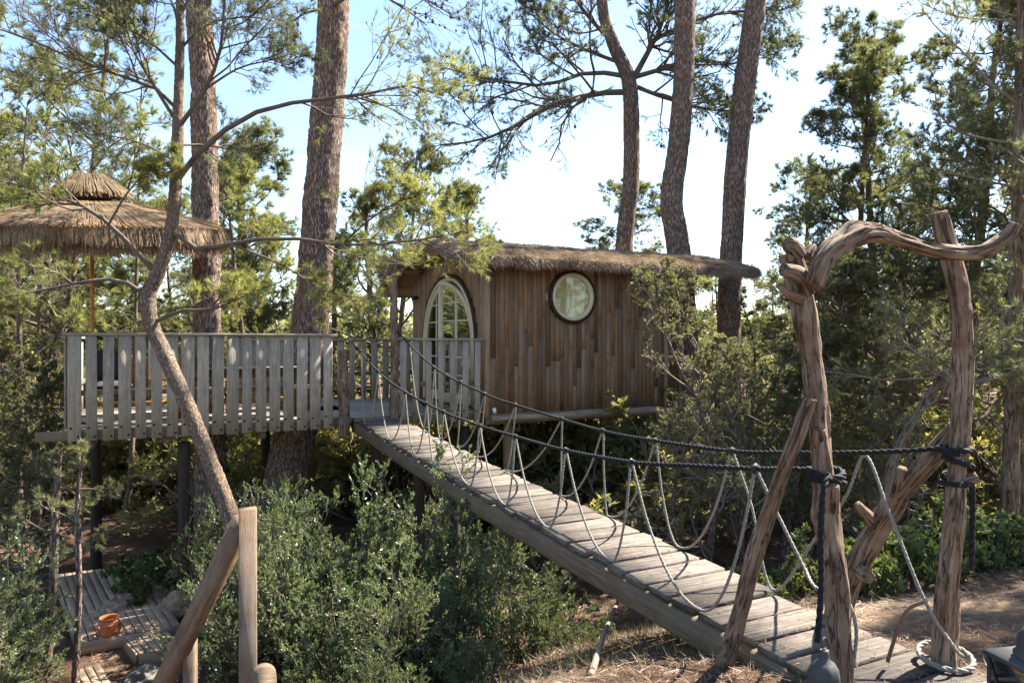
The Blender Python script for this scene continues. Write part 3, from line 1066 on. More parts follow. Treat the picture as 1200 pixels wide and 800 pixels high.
def strand_tris(p, d, L, w):
    N = len(p)
    wv = perp(d, r_) * (w * r_.uniform(0.6, 1.4, N))[:, None]
    V = np.stack([p - wv, p + wv, p + d * L[:, None]], 1).reshape(-1, 3)
    return V, np.arange(3 * N).reshape(-1, 3)
sb = MB()
p, d, sd_ = strands(30000, lambda N: (r_.uniform(RX0, RX1, N), 10.42 + 2.6 * r_.random(N) ** 1.1))
V, F = strand_tris(p, d, r_.uniform(0.08, 0.26, len(p)), 0.005)
sb.add(V, [F])
p, d, sd_ = strands(9000, lambda N: (r_.uniform(RX0, RX1, N), 15.1 - 2.3 * r_.random(N)))
V, F = strand_tris(p, d, r_.uniform(0.08, 0.22, len(p)), 0.004)
sb.add(V, [F])
# hanging ragged eave and rake
N = 15000
x = r_.uniform(RX0 - 0.02, RX1 + 0.02, N)
clump = 0.6 + 0.9 * fbm(np.stack([x * 4, 0 * x, 0 * x], -1), 3, 8)
p = np.stack([x, 10.44 + r_.uniform(-0.03, 0.12, N), roof_z(np.full(N, 10.46)) + r_.uniform(0.0, 0.10, N)], -1)
d = unit(np.stack([r_.normal(0, 0.35, N), r_.normal(-0.45, 0.2, N), r_.normal(-0.75, 0.25, N)], -1))
V, F = strand_tris(p, d, r_.uniform(0.06, 0.19, N) * clump, 0.005)
sb.add(V, [F])
for X0, sx in ((RX0, -1), (RX1, 1)):
    N = 7000
    y = r_.uniform(10.45, 15.1, N)
    p = np.stack([X0 + r_.uniform(-0.02, 0.04, N) * -sx, y, roof_z(y) + r_.uniform(0.01, 0.14, N)], -1)
    d = unit(np.stack([sx * r_.uniform(0.3, 1, N), r_.normal(0, 0.35, N), r_.normal(-0.55, 0.25, N)], -1))
    V, F = strand_tris(p, d, r_.uniform(0.06, 0.2, N), 0.005)
    sb.add(V, [F])
put('thatch_stems', sb.mesh('thatch_stems', M['thatch']), cabin, kind='stuff')

# live-edge slab and bearers below the cabin, posts
def knotty(amp, sc=(9, 9, 2.2), seed=0, fine=0.4):
    def f(tc):
        a = fbm(tc * np.array(sc), 4, seed) - 0.5
        b = fbm(tc * np.array([sc[0] * 4, sc[1] * 4, sc[2] * 1.4]), 3, seed + 5) - 0.5
        g = np.abs(fbm(tc * np.array([sc[0] * 2.6, sc[1] * 2.6, sc[2] * 0.5]), 2, seed + 9) - 0.5)
        return amp * (1.6 * a + fine * b + 0.9 * np.minimum(g * 4, 0.5) - 0.35)
    return f
slab = tube([onY(576, 491, 10.74), onY(640, 488, 10.72), onY(700, 484, 10.70), onY(750, 482, 10.70), onY(790, 481, 10.74)],
            [0.05, 0.06, 0.075, 0.085, 0.06], 20, knotty(0.03, seed=2), m=80)
put('live_edge_slab', slab.mesh('live_edge_slab', M['edge_log'], True), cabin, label='pale barkless log along the cabin floor edge')
for y in (10.98, 12.4, 14.2):
    board('floor_bearer', (CX0 - 0.02, y, 0.27), (9.5 if y > 11.5 else 9.1, y, 0.27), 0.12, 0.17, M['beam_wood'], cabin, ch=0.012)
def ground_post(name, x, y, ztop, r0, mat, parent, sink=0.12, seed=1):
    zb = float(gz(x, y)) - sink
    t = tube([(x, y, zb), (x + 0.01, y, (zb + ztop) / 2), (x, y, ztop)], [r0 * 1.08, r0, r0 * 0.94], 16, knotty(0.006, seed=seed), m=30)
    return put(name, t.mesh(name, mat, True), parent)
for (x, y) in ((8.05, 11.25), (8.62, 13.4), (5.6, 13.8), (5.6, 11.3), (9.35, 12.0), (9.35, 14.0)):
    ground_post('stilt', x, y, 0.19, 0.085, M['log_wood'], cabin, seed=int(x * 10))

# ------------------------------------------------------------------ deck
deck = thing('viewing_deck', (2.0, 12.5, 0.2), 'raised grey timber deck joining the rope bridge to the cabin door', 'deck')
DX0, DX1, DY0, DY1 = -0.90, 5.0, 10.94, 14.25
T1 = (0.97, 12.94)
T2 = (2.60, 12.62)
k = 0
y = DY0 + 0.02
while y < DY1:
    spans = [(DX0, DX1)]
    for (tx, ty), tr in ((T1, 0.34), (T2, 0.46)):
        new = []
        for a, b in spans:
            if abs(y + 0.07 - ty) < tr + 0.07 and a < tx < b:
                new += [(a, tx - tr), (tx + tr, b)]
            else:
                new.append((a, b))
        spans = new
    for a, b in spans:
        board('floor_board', (a + rs.uniform(0, 0.02), y + 0.07, DZ - 0.015), (b, y + 0.07, DZ - 0.015), 0.138, 0.03, M['grey_wood'], deck)
    y += 0.145
board('front_beam', (-1.22, DY0 + 0.06, 0.335), (4.95, DY0 + 0.06, 0.335), 0.07, 0.125, M['beam_wood'], deck, ch=0.008)
for yb in (12.2, 14.1):
    board('joist', (DX0 + 0.03, yb, 0.31), (4.95, yb, 0.31), 0.07, 0.16, M['beam_wood'], deck)
for xb in (-0.6, 0.3, 1.55, 3.3, 4.6):
    board('joist', (xb, DY0 + 0.1, 0.20), (xb, DY1 - 0.05, 0.20), 0.07, 0.1, M['beam_wood'], deck)
for (x, y_) in ((0.51, 11.2), (3.25, 11.15), (-0.7, 14.0), (2.0, 14.0), (4.5, 14.0), (4.75, 11.2)):
    ground_post('stilt', x, y_, 0.15, 0.085, M['dark_post'], deck, seed=int(x * 7 + 20))
bolt_me = lathe([(0.0004, 0.007), (0.013, 0.006), (0.016, 0.0)], 8).mesh('bolt', M['bolt'])
def railing(name, p0, p1, n, zb, zt, w, label, out, group=None, skip=(), bolts=True, wj=0.02, rail_w=0.10):
    """picket railing from p0 to p1 (x,y); out: outward unit vector"""
    p0, p1, out = np.array([*p0, 0.0]), np.array([*p1, 0.0]), np.array([*out, 0.0])
    t = thing(name, (*((p0 + p1) / 2)[:2], zb), label, 'railing', group)
    ax = unit(p1 - p0)
    L = np.linalg.norm(p1 - p0)
    for k in range(n):
        c = p0 + ax * (L * (k + 0.5) / n)
        ww = w + rs.uniform(-wj, wj)
        a = c + np.array([0, 0, zb + rs.uniform(-0.006, 0.006)])
        b = c + ax * rs.uniform(-0.008, 0.008) + np.array([0, 0, zt - 0.03])
        Mx, Lx = frame_mat(a, b, out)
        me = plank_mesh(Lx, ww, 0.024, k % 5, M['grey_wood'], 0.003, 0.002)
        pk = put('picket', me, t, Mx @ Matrix.Scale(Lx / round(Lx, 2), 4, (1, 0, 0)))
        if bolts:
            for (s, z) in ((-1, 0.17), (1, 0.055)):
                q = a + ax * (s * ww * 0.27) + out * 0.0125 + np.array([0, 0, z + rs.uniform(-0.008, 0.008)])
                rot = Vector(out).to_track_quat('Z', 'Y').to_matrix().to_4x4()
                sub('bolt', bolt_me, pk, Matrix.Translation(Vector(q)) @ rot)
    board('top_rail', p0 - ax * 0.03 + [0, 0, zt - 0.012] - out * 0.01, p1 + ax * 0.03 + [0, 0, zt - 0.018] - out * 0.01, rail_w, 0.036, M['grey_wood'], t)
    board('back_rail', p0 - out * 0.035 + [0, 0, zb + 0.62], p1 - out * 0.035 + [0, 0, zb + 0.62], 0.03, 0.07, M['beam_wood'], t, up=(0, 0, 1))
    return t
railing('deck_railing', (DX0 + 0.02, DY0 + 0.005), (2.55, DY0 + 0.005), 18, 0.262, 1.66, 0.145,
        'long grey picket railing with wide boards between parasol and rope bridge', (0, -1))
railing('deck_railing', (3.50, DY0 + 0.005), (4.97, DY0 - 0.005), 7, 0.26, 1.60, 0.10,
        'short picket railing in front of the arched cabin door', (0, -1), wj=0.01)
railing('deck_railing', (1.5, DY1 - 0.02), (4.9, DY1 - 0.02), 15, 0.30, 1.60, 0.115,
        'picket railing along the back edge of the deck behind the bridge entrance', (0, -1), bolts=False)
railing('deck_railing', (DX0 + 0.0, DY1 - 0.1), (DX0 + 0.0, DY0 + 0.1), 16, 0.28, 1.62, 0.12,
        'picket railing closing the end of the deck under the straw parasol', (-1, 0), bolts=False)
# posts at the bridge entrance
pp = onY(460, 400, 10.9)
ep = thing('entrance_post', (pp[0], 10.84, DZ), 'tall dark weathered post where the bridge meets the cabin porch', 'post')
t = tube([(pp[0], 10.84, 0.22), (pp[0] + 0.01, 10.84, 1.5), (pp[0] - 0.01, 10.84, 2.72)], [0.075, 0.06, 0.055], 16, knotty(0.014, seed=31), m=70)
put('shaft', t.mesh('shaft', M['drift'], True), ep)
board('cap_board', (pp[0] - 0.16, 10.70, 2.80), (pp[0] + 0.22, 11.0, 2.72), 0.10, 0.03, M['grey_wood'], ep)
bp = onY(401, 400, 10.86)
ep2 = thing('entrance_post', (bp[0], 10.86, DZ), 'short gnarled post at the end of the long picket railing', 'post')
t = tube([(bp[0] + 0.02, 10.85, 0.15), (bp[0] + 0.03, 10.85, 0.9), (bp[0], 10.85, 1.42)], [0.085, 0.08, 0.06], 16, knotty(0.022, seed=33), m=50)
put('shaft', t.mesh('shaft', M['drift'], True), ep2)

# ------------------------------------------------------------------ rope bridge
bridge = thing('rope_bridge', (3.15, 2.4, -0.1), 'long sloping plank footbridge with rope sides leading up to the treehouse', 'bridge')
y = 1.98
k = 0
while y < 10.86:
    w = rs.uniform(0.205, 0.25)
    yc = y + w / 2
    z = float(bridge_z(yc)) - 0.022
    sl = float(bridge_z(yc + 0.1) - bridge_z(yc - 0.1)) / 0.2
    tilt = rs.normal(0, 0.012)
    jx0, jx1 = rs.uniform(-0.035, 0.015), rs.uniform(-0.02, 0.03)
    board('plank', (BX0 + jx0, yc + rs.normal(0, 0.004), z + rs.normal(0, 0.003)), (BX1 + jx1, yc + rs.normal(0, 0.004), z + rs.normal(0, 0.003)),
          w - rs.uniform(0.02, 0.04), 0.042, M['bridge_wood'], bridge, up=(0, -sl - tilt, 1), ch=0.008, warp=0.005)
    y += w
ys = np.linspace(2.05, 10.95, 40)
for X, lab in ((BX0 + 0.035, None), (BX1 - 0.035, None)):
    P = np.column_stack([np.full(40, X), ys, bridge_z(ys) - 0.135])
    # squared log: superellipse section
    n = 16
    th_ = np.arange(n) / n * 2 * np.pi
    c, s = np.cos(th_), np.sin(th_)
    se = lambda v: np.sign(v) * np.abs(v) ** 0.55
    ring = np.column_stack([se(c) * 0.07, se(s) * 0.09])
    V = np.concatenate([np.column_stack([p[0] + ring[:, 0] * (1 + 0.04 * math.sin(q * 0.7)), np.full(n, p[1]), p[2] + ring[:, 1]]) for q, p in enumerate(P)])
    V[:, 0] += (fbm(V * [3, 2, 6], 3, 12) - 0.5) * 0.02
    V[:, 2] += (fbm(V * [3, 2, 6], 3, 14) - 0.5) * 0.02
    idx = np.arange(40 * n).reshape(40, n)
    q = np.stack([idx[:-1], idx[1:], np.roll(idx, -1, 1)[1:], np.roll(idx, -1, 1)[:-1]], -1).reshape(-1, 4)
    tcs = np.concatenate([np.column_stack([ring, np.full(n, yy_)]) for yy_ in ys])
    put('beam', mesh('beam', V, [q, list(range(n)), list(range(39 * n, 40 * n))[::-1]], M['log_beam'], tcs, True), bridge)
for (x, y_) in ((2.95, 8.35), (3.40, 8.35), (2.95, 5.6), (3.40, 5.6)):
    if y_ > 8:
        ground_post('stilt', x, y_, float(bridge_z(y_)) - 0.2, 0.07, M['dark_post'], bridge, seed=int(x * 11))

# ------------------------------------------------------------------ ropes
def rope(path, r, m, twist=9.0, strands_=3, n=6, mat=None, name='rope', step=None):
    """laid rope: three strands wound round each other, one mesh"""
    PR = catmull(np.asarray(path, float), m)
    T = unit(np.gradient(PR, axis=0))
    v = np.cross(T[0], [0.13, 0.2, 0.97])
    N = np.zeros_like(PR)
    for k in range(m):
        v = v - T[k] * np.dot(v, T[k])
        v = v / np.linalg.norm(v)
        N[k] = v
    B = np.cross(T, N)
    s = np.concatenate([[0], np.cumsum(np.linalg.norm(np.diff(PR, axis=0), axis=1))])
    mb = MB()
    for q in range(strands_):
        a = s / r * (2 * math.pi / twist) + q * 2 * math.pi / strands_
        C = PR + (N * np.cos(a)[:, None] + B * np.sin(a)[:, None]) * r * 0.46
        tube(C, np.full(m, r * 0.56), n, mb=mb)
    return mb.mesh(name, mat, True)
LROPE = [(409, 397), (443, 435), (475, 459), (519, 482), (561, 498), (604, 511), (662, 527), (740, 541), (808, 545), (886, 549)]
RROPE = [(456, 379), (509, 430), (568, 461), (604, 474), (659, 491), (712, 506), (768, 516), (856, 528), (920, 530)]
LXP, RXP = 2.845, 3.47
PL = PX(968, 556, 3.34)          # left gate post at the knot
PR_ = PX(1121, 527, 3.55)
LP = [onX(*p, LXP) for p in LROPE] + [PX(930, 549, 3.45), PX(952, 553, 3.36)]
RP = [onX(*p, RXP) for p in RROPE] + [PX(1000, 530, 3.98), PX(1060, 528, 3.72), PX(1100, 525, 3.57)]
rl = thing('handrail_rope', LP[-1], 'thick black handrail rope tied to the gate post with the knotty stub', 'rope')
put('rope_run', rope(LP, 0.0140, 520, mat=M['black_rope']), rl)
rr = thing('handrail_rope', RP[-1], 'thick black handrail rope wound round the leaning gate post', 'rope')
put('rope_run', rope(RP, 0.0140, 560, mat=M['black_rope']), rr)
# knots, wraps and tails
def coil(c, rad, turns, dz, z0, r, name, parent, tilt=(0, 0), n=70, a0=0.0):
    a = np.linspace(0, turns * 2 * math.pi, n) + a0
    P = np.column_stack([c[0] + rad * np.cos(a), c[1] + rad * np.sin(a), z0 + dz * np.linspace(0, 1, n) + tilt[0] * np.cos(a) + tilt[1] * np.sin(a)])
    put(name, rope(P, r, n * 3, mat=M['black_rope']), parent)
coil(PL, 0.072, 2.2, 0.03, PL[2] - 0.015, 0.0140, 'knot', rl, (0.008, 0.006))
coil(PL, 0.078, 1.0, -0.02, PL[2] + 0.005, 0.0135, 'knot', rl, (-0.02, 0.012))
k0 = PL - FW * 0.08 - RT * 0.025
put('rope_tail', rope([k0 + [0, 0, 0.02], PX(965, 575, 3.22), PX(962, 620, 3.21), PX(962, 690, 3.21), PX(958, 752, 3.21)], 0.0140, 260, mat=M['black_rope']), rl)
coil(PR_, 0.066, 1.3, -0.02, PR_[2] + 0.012, 0.0140, 'knot', rr, (0.004, 0.0), a0=2.0)
coil(PR_ + RT * 0.004, 0.064, 0.9, -0.10, PR_[2] - 0.03, 0.0140, 'knot', rr, (0.0, 0.0), a0=2.6)
coil(PR_ - RT * 0.004, 0.066, 1.05, 0.0, PX(1121, 565, 3.55)[2], 0.0140, 'knot', rr, (0.0, 0.0), a0=2.6)
put('rope_tail', rope([PX(1139, 566, 3.58), PX(1140, 590, 3.60), PX(1139, 630, 3.60), PX(1139, 668, 3.60)], 0.0140, 140, mat=M['black_rope']), rr)

# grey lacing loops down the two sides
def lacing(tops, bots, X, rope_r, start=None, end=None, inset=0.0):
    P = []
    if start: P += start
    for i, (tx, ty) in enumerate(tops):
        tp = onX(tx, ty, X)
        if i:
            bx, by = bots[i - 1]
            b = onX(bx, by, X + inset)
            b[2] = float(bridge_z(b[1])) + 0.012
            a0 = P_top
            for q in (0.25, 0.5, 0.72, 0.88):
                w_ = b + (a0 - b) * (1 - q)
                w_[2] = b[2] + (a0[2] - b[2]) * (1 - q) ** 2.1
                P.append(w_)
            P.append(b)
            for q in (0.88, 0.72, 0.5, 0.25):
                w_ = b + (tp - b) * (1 - q)
                w_[2] = b[2] + (tp[2] - b[2]) * (1 - q) ** 2.1
                P.append(w_)
        # small bight over the handrail
        P.append(tp + [0.0, 0.012, -0.012])
        P.append(tp + [0.0, 0, 0.016])
        P.append(tp + [0.0, -0.012, -0.012])
        P_top = tp
    if end: P += end
    return P
LT = [(423, 412), (443, 435), (475, 460), (500, 473), (520, 483), (562, 499), (604, 512), (663, 528), (740, 542), (886, 550)]
LB = [(428, 490), (458, 512), (486, 527), (510, 541), (550, 566), (592, 588), (642, 612), (716, 652), (820, 708)]
RTp = [(480, 405), (509, 431), (540, 448), (568, 462), (604, 475), (658, 491), (706, 505), (768, 517), (858, 529)]
RB = [(500, 500), (516, 508), (535, 520), (558, 540), (592, 560), (657, 582), (712, 610), (796, 643)]
e1 = [onX(915, 610, LXP + 0.02), onX(942, 664, LXP + 0.03), PX(958, 690, 3.42), PX(990, 700, 3.47), PX(1003, 735, 3.40), PX(1000, 780, 3.34)]
la = thing('lacing_rope', onX(716, 652, LXP), 'grey looped lacing rope hanging along the open downhill side of the bridge', 'rope')
put('rope_run', rope(lacing(LT, LB, LXP, 0.011, end=e1), 0.0092, 1700, n=5, mat=M['grey_rope']), la)
e2 = [onX(880, 590, RXP), onX(905, 690, RXP - 0.02) , onX(952, 636, RXP), PX(990, 584, 4.02), PX(1014, 534, 3.92), PX(1042, 600, 3.72), PX(1084, 704, 3.52), PX(1118, 758, 3.44), PX(1128, 768, 3.5)]
lb = thing('lacing_rope', onX(796, 643, RXP), 'grey looped lacing rope on the cabin side, ending at the leaning gate post', 'rope')
put('rope_run', rope(lacing(RTp, RB, RXP, 0.011, end=e2), 0.0092, 1700, n=5, mat=M['grey_rope']), lb)
PB = PX(1108, 775, 3.55)
a = np.linspace(0, 2.1 * math.pi, 30)
put('rope_end', rope(np.column_stack([PB[0] + 0.115 * np.cos(a - 0.6), PB[1] + 0.115 * np.sin(a - 0.6), 0.03 + 0.02 * np.sin(a)]), 0.014, 160, n=6, mat=M['grey_rope']), lb)

for th_, tops_, X_ in ((la, LT, LXP), (lb, RTp, RXP)):
    for (tx, ty) in tops_:
        c = onX(tx, ty, X_)
        a = np.linspace(0, 2 * math.pi * 2.5, 26)
        P_ = np.column_stack([c[0] + 0.021 * np.cos(a), c[1] + np.linspace(-0.016, 0.016, 26), c[2] + 0.021 * np.sin(a)])
        put('lashing', tube(P_, 0.005, 5).mesh('lashing', M['iron'], True), th_)

# ------------------------------------------------------------------ driftwood gate
gate = thing('driftwood_gate', (*PX(1046, 790, 3.4)[:2], -0.05), 'rustic gateway of gnarled juniper trunks over the near end of the bridge', 'gate')
def gnarl(seed, amp=0.022, knots=()):
    base = knotty(amp * 1.25, (10, 10, 2.6), seed, 0.75)
    def f(tc):
        d = base(tc)
        for (a, s, h, w) in knots:
            rm = np.hypot(tc[..., 0] - 0, tc[..., 1] - 0)
            ang = np.arctan2(tc[..., 1], tc[..., 0])
            da = np.abs((ang - a + math.pi) % (2 * math.pi) - math.pi) * 0.08
            d = d + h * np.exp(-(da ** 2 + (tc[..., 2] - s) ** 2) / w ** 2)
        return d
    return f
lp = [PX(928, 296, 3.32), PX(938, 340, 3.33), PX(947, 400, 3.34), PX(957, 470, 3.34), PX(963, 540, 3.34), PX(972, 620, 3.34), PX(981, 700, 3.34), PX(988, 800, 3.34)]
lp[-1][2] = -0.16
t = tube(lp, [0.050, 0.055, 0.051, 0.051, 0.049, 0.047, 0.049, 0.060], 30, gnarl(51, 0.024, [(1.0, 0.30, 0.02, 0.05), (4.2, 0.75, 0.025, 0.06), (2.0, 1.2, 0.02, 0.05)]), m=190)
g1 = put('post', t.mesh('post', M['drift'], True), gate, label='stubby-topped gate post with the black rope knot')
for (a, b, c, r0, r1) in (((945, 340, 3.30), (935, 322, 3.24), (918, 316, 3.20), 0.045, 0.028), ((940, 352, 3.30), (925, 345, 3.24), (912, 334, 3.22), 0.03, 0.014),
                          ((935, 300, 3.3), (928, 288, 3.28), (923, 286, 3.27), 0.038, 0.032), ((944, 300, 3.34), (950, 292, 3.35), (954, 288, 3.36), 0.03, 0.012),
                          ((972, 598, 3.33), (975, 578, 3.28), (976, 568, 3.25), 0.040, 0.025), ((960, 520, 3.335), (961, 508, 3.30), (961, 502, 3.285), 0.038, 0.022)):
    t = tube([PX(*a), PX(*b), PX(*c)], [r0, (r0 + r1) / 2, r1], 14, knotty(0.008, seed=int(a[0])), m=14)
    put('stub', t.mesh('stub', M['drift'], True), gate)
rp = [PX(1102, 248, 3.54), PX(1112, 290, 3.55), PX(1124, 350, 3.55), PX(1129, 410, 3.55), PX(1128, 470, 3.55), PX(1123, 530, 3.55), PX(1119, 600, 3.55), PX(1110, 690, 3.55), PX(1107, 790, 3.55)]
rp[-1][2] = -0.16
t = tube(rp, [0.037, 0.043, 0.045, 0.046, 0.044, 0.042, 0.047, 0.052, 0.060], 30, gnarl(61, 0.018, [(0.5, 0.5, 0.02, 0.05), (3.2, 0.9, 0.02, 0.05)]), m=190)
put('post', t.mesh('post', M['drift'], True), gate, label='leaning gate post with cut top and wound black rope')
for (a, b, r0, r1) in (((1126, 566, 3.53), (1146, 558, 3.5), 0.03, 0.024), ((1132, 470, 3.53), (1140, 462, 3.52), 0.028, 0.012)):
    t = tube([PX(*a), PX(*b)], [r0, r1], 12, knotty(0.008, seed=int(a[0])), m=10)
    put('stub', t.mesh('stub', M['drift'], True), gate)
cb = [PX(951, 334, 3.20), PX(962, 306, 3.22), PX(985, 286, 3.26), PX(1020, 273, 3.32), PX(1060, 283, 3.38), PX(1100, 295, 3.42), PX(1145, 295, 3.42), PX(1178, 279, 3.40), PX(1192, 262, 3.38)]
t = tube(cb, [0.045, 0.052, 0.052, 0.044, 0.034, 0.035, 0.037, 0.029, 0.018], 30, gnarl(71, 0.03, [(1.5, 0.35, 0.02, 0.05)]), m=170)
put('lintel', t.mesh('lintel', M['drift'], True), gate, label='arched twisting juniper branch lying across both gate posts')
bl = [PX(950, 466, 3.27), PX(930, 522, 3.33), PX(904, 592, 3.47), PX(879, 668, 3.64), PX(862, 735, 3.78), PX(850, 778, 3.86)]
t = tube(bl, [0.029, 0.033, 0.035, 0.038, 0.042, 0.060], 24, gnarl(81, 0.016), m=140)
put('brace', t.mesh('brace', M['drift'], True), gate, label='slanting brace on the downhill side')
br = [PX(1121, 500, 3.60), PX(1085, 545, 3.74), PX(1045, 592, 3.92), PX(1012, 645, 4.08), PX(985, 712, 4.20), PX(975, 752, 4.24)]
t = tube(br, [0.040, 0.048, 0.056, 0.060, 0.064, 0.075], 26, gnarl(91, 0.024, [(0.3, 0.6, 0.03, 0.06)]), m=150)
put('brace', t.mesh('brace', M['drift'], True), gate, label='thick knotted brace behind the leaning post')
for (a, b, r0, r1) in (((1050, 580, 3.88), (1058, 548, 3.82), 0.04, 0.022), ((1022, 610, 3.98), (1005, 590, 3.96), 0.035, 0.02), ((1008, 668, 4.08), (1018, 676, 3.94), 0.04, 0.034)):
    t = tube([PX(*a), PX(*b)], [r0, r1], 12, knotty(0.01, seed=int(a[0])), m=10)
    put('stub', t.mesh('stub', M['drift'], True), gate)

# ------------------------------------------------------------------ straw parasol
pc = PX(108, 388, 10.2)
parasol = thing('straw_parasol', (pc[0], pc[1], DZ), 'layered straw parasol with shaggy fringe on an orange pole', 'parasol')
put('pole', tube([(pc[0], pc[1], DZ), (pc[0], pc[1], 3.45)], [0.028, 0.026], 14, m=8).mesh('pole', M['orange_wood'], True), parasol)
put('base', lathe([(0.0005, 0.07), (0.06, 0.07), (0.25, 0.05), (0.27, 0.0), (0.0005, 0.0)], 24, (pc[0], pc[1], DZ + 0.001)).mesh('base', M['iron'], True), parasol)
TILT = Matrix.Translation(Vector((pc[0], pc[1], 3.13))) @ Matrix.Rotation(math.radians(7.5), 4, Vector((RT[0], RT[1], 0))) @ Matrix.Rotation(-YAW - math.radians(4), 4, 'Z')
RP_ = 1.84
def oct_r(a, R, n=8):
    q = (a + math.pi / n) % (2 * math.pi / n) - math.pi / n
    return R * math.cos(math.pi / n) / np.cos(q)
r2 = np.random.default_rng(21)
def para_z(f):          # f: fraction of the radius -> height above the rim
    return 0.42 * (1 - np.clip(f, 0, 2) ** 1.2) - 0.02
def straw_ring(N, f0, f1, lift, zoff=0.0, w=0.006, down=0.0, a0=-math.pi / 2, jit=0.05):
    a = r2.uniform(0, 2 * math.pi, N)
    R = oct_r(a - a0, RP_)
    s0 = np.clip(f0 + r2.uniform(-jit, jit, N), 0.01, 2)
    s1 = f1 + r2.uniform(-0.02, 0.02, N)
    b = a + r2.normal(0, 0.012, N)
    p0 = np.stack([s0 * R * np.cos(a), s0 * R * np.sin(a), para_z(s0) + zoff + r2.uniform(0, 0.02, N)], -1)
    p1 = np.stack([s1 * R * np.cos(b), s1 * R * np.sin(b), para_z(s1) + zoff + lift + r2.uniform(-0.02, 0.02, N) - down * r2.uniform(0.8, 1.15, N)], -1)
    pm = (p0 + p1) / 2 + np.array([0, 0, 0.015])
    tdir = np.stack([-np.sin(a), np.cos(a), 0 * a], -1) * (w * r2.uniform(0.6, 1.4, N))[:, None]
    V = np.stack([p0 - tdir, p0 + tdir, pm + tdir, pm - tdir, p1 + tdir * 0.5, p1 - tdir * 0.5], 1).reshape(-1, 3)
    i = np.arange(N)[:, None] * 6
    return V, np.concatenate([i + [0, 1, 2, 3], i + [3, 2, 4, 5]])
mb = MB()
for (f0, f1, lf) in ((0.18, 0.46, 0.03), (0.36, 0.68, 0.03), (0.56, 0.88, 0.03), (0.74, 1.02, 0.02)):
    mb.add(*[(v, [f]) for v, f in [straw_ring(3000, f0, f1, lf)]][0])
put('straw_layers', mb.mesh('straw_layers', M['straw']), parasol, TILT, kind='stuff')
mb = MB()
V, F = straw_ring(4200, 0.995, 1.02, 0.0, 0.0, 0.007, 0.20, jit=0.01)
mb.add(V, [F])
V, F = straw_ring(4200, 0.955, 0.965, 0.0, -0.03, 0.006, 0.33, jit=0.02)
mb.add(V, [F])
put('fringe', mb.mesh('fringe', M['straw']), parasol, TILT, kind='stuff')
# solid underlay cone and ribs
a = np.arange(32) / 32 * 2 * math.pi
fr_ = [0.02, 0.35, 0.7, 0.99]
V = np.concatenate([np.stack([f * oct_r(a + math.pi / 2, RP_) * np.cos(a), f * oct_r(a + math.pi / 2, RP_) * np.sin(a), para_z(f) - 0.015 + 0 * a], -1) for f in fr_])
idx = np.arange(4 * 32).reshape(4, 32)
put('canopy', mesh('canopy', V, [np.stack([idx[:-1], np.roll(idx, -1, 1)[:-1], np.roll(idx, -1, 1)[1:], idx[1:]], -1).reshape(-1, 4)], M['straw']), parasol, TILT)
for k in range(8):
    an = -math.pi / 2 + k * math.pi / 4
    e = RP_ * 0.97
    t = tube([(0.03 * math.cos(an), 0.03 * math.sin(an), 0.30), (e * math.cos(an), e * math.sin(an), -0.03)], [0.016, 0.013], 8)
    put('rib', t.mesh('rib', M['orange_wood'], True), parasol, TILT)
# topknot
mb = MB()
N = 2600
an = r2.uniform(0, 2 * math.pi, N)
z0 = 0.74
for (n_, ra, rb, za, zb_) in ((2200, 0.03, 0.40, 0.70, 0.52), (1600, 0.16, 0.54, 0.58, 0.44)):
    an = r2.uniform(0, 2 * math.pi, n_)
    s = r2.uniform(0.75, 1.05, n_)
    p0 = np.stack([ra * np.cos(an), ra * np.sin(an), za + r2.uniform(-0.02, 0.03, n_)], -1)
    p1 = np.stack([rb * s * np.cos(an + 0.1), rb * s * np.sin(an + 0.1), zb_ + r2.uniform(-0.05, 0.04, n_)], -1)
    pm = (p0 + p1) / 2 + [0, 0, 0.09]
    td = np.stack([-np.sin(an), np.cos(an), 0 * an], -1) * 0.006
    V = np.stack([p0 - td, p0 + td, pm + td, pm - td, p1 + td, p1 - td], 1).reshape(-1, 3)
    i = np.arange(n_)[:, None] * 6
    mb.add(V, [np.concatenate([i + [0, 1, 2, 3], i + [3, 2, 4, 5]])])
put('topknot', mb.mesh('topknot', M['straw']), parasol, TILT, kind='stuff')
put('topknot_core', lathe([(0.0005, 0.74), (0.15, 0.66), (0.36, 0.48), (0.40, 0.42), (0.1, 0.34)], 20).mesh('topknot_core', M['thatch_base'], True), parasol, TILT)

# ------------------------------------------------------------------ furniture behind the railing
def bench(x, y, L, label):
    b = thing('garden_bench', (x, y, DZ), label, 'bench')
    for sx in (0.05, L - 0.05):
        for sy in (0.0, 0.5):
            board('leg', (x + sx, y + sy, DZ), (x + sx, y + sy, DZ + (0.85 if sy else 0.42)), 0.06, 0.06, M['orange_wood'], b, up=(0, 1, 0))
    for k in range(4):
        board('seat_slat', (x, y + 0.03 + k * 0.145, DZ + 0.42), (x + L, y + 0.03 + k * 0.145, DZ + 0.42), 0.12, 0.03, M['orange_wood'], b)
    board('front_rail', (x, y - 0.03, DZ + 0.25), (x + L, y - 0.03, DZ + 0.25), 0.025, 0.06, M['orange_wood'], b)
    for k in range(3):
        board('back_slat', (x, y + 0.52, DZ + 0.58 + k * 0.12), (x + L, y + 0.52, DZ + 0.58 + k * 0.12), 0.03, 0.09, M['orange_wood'], b)
    return b
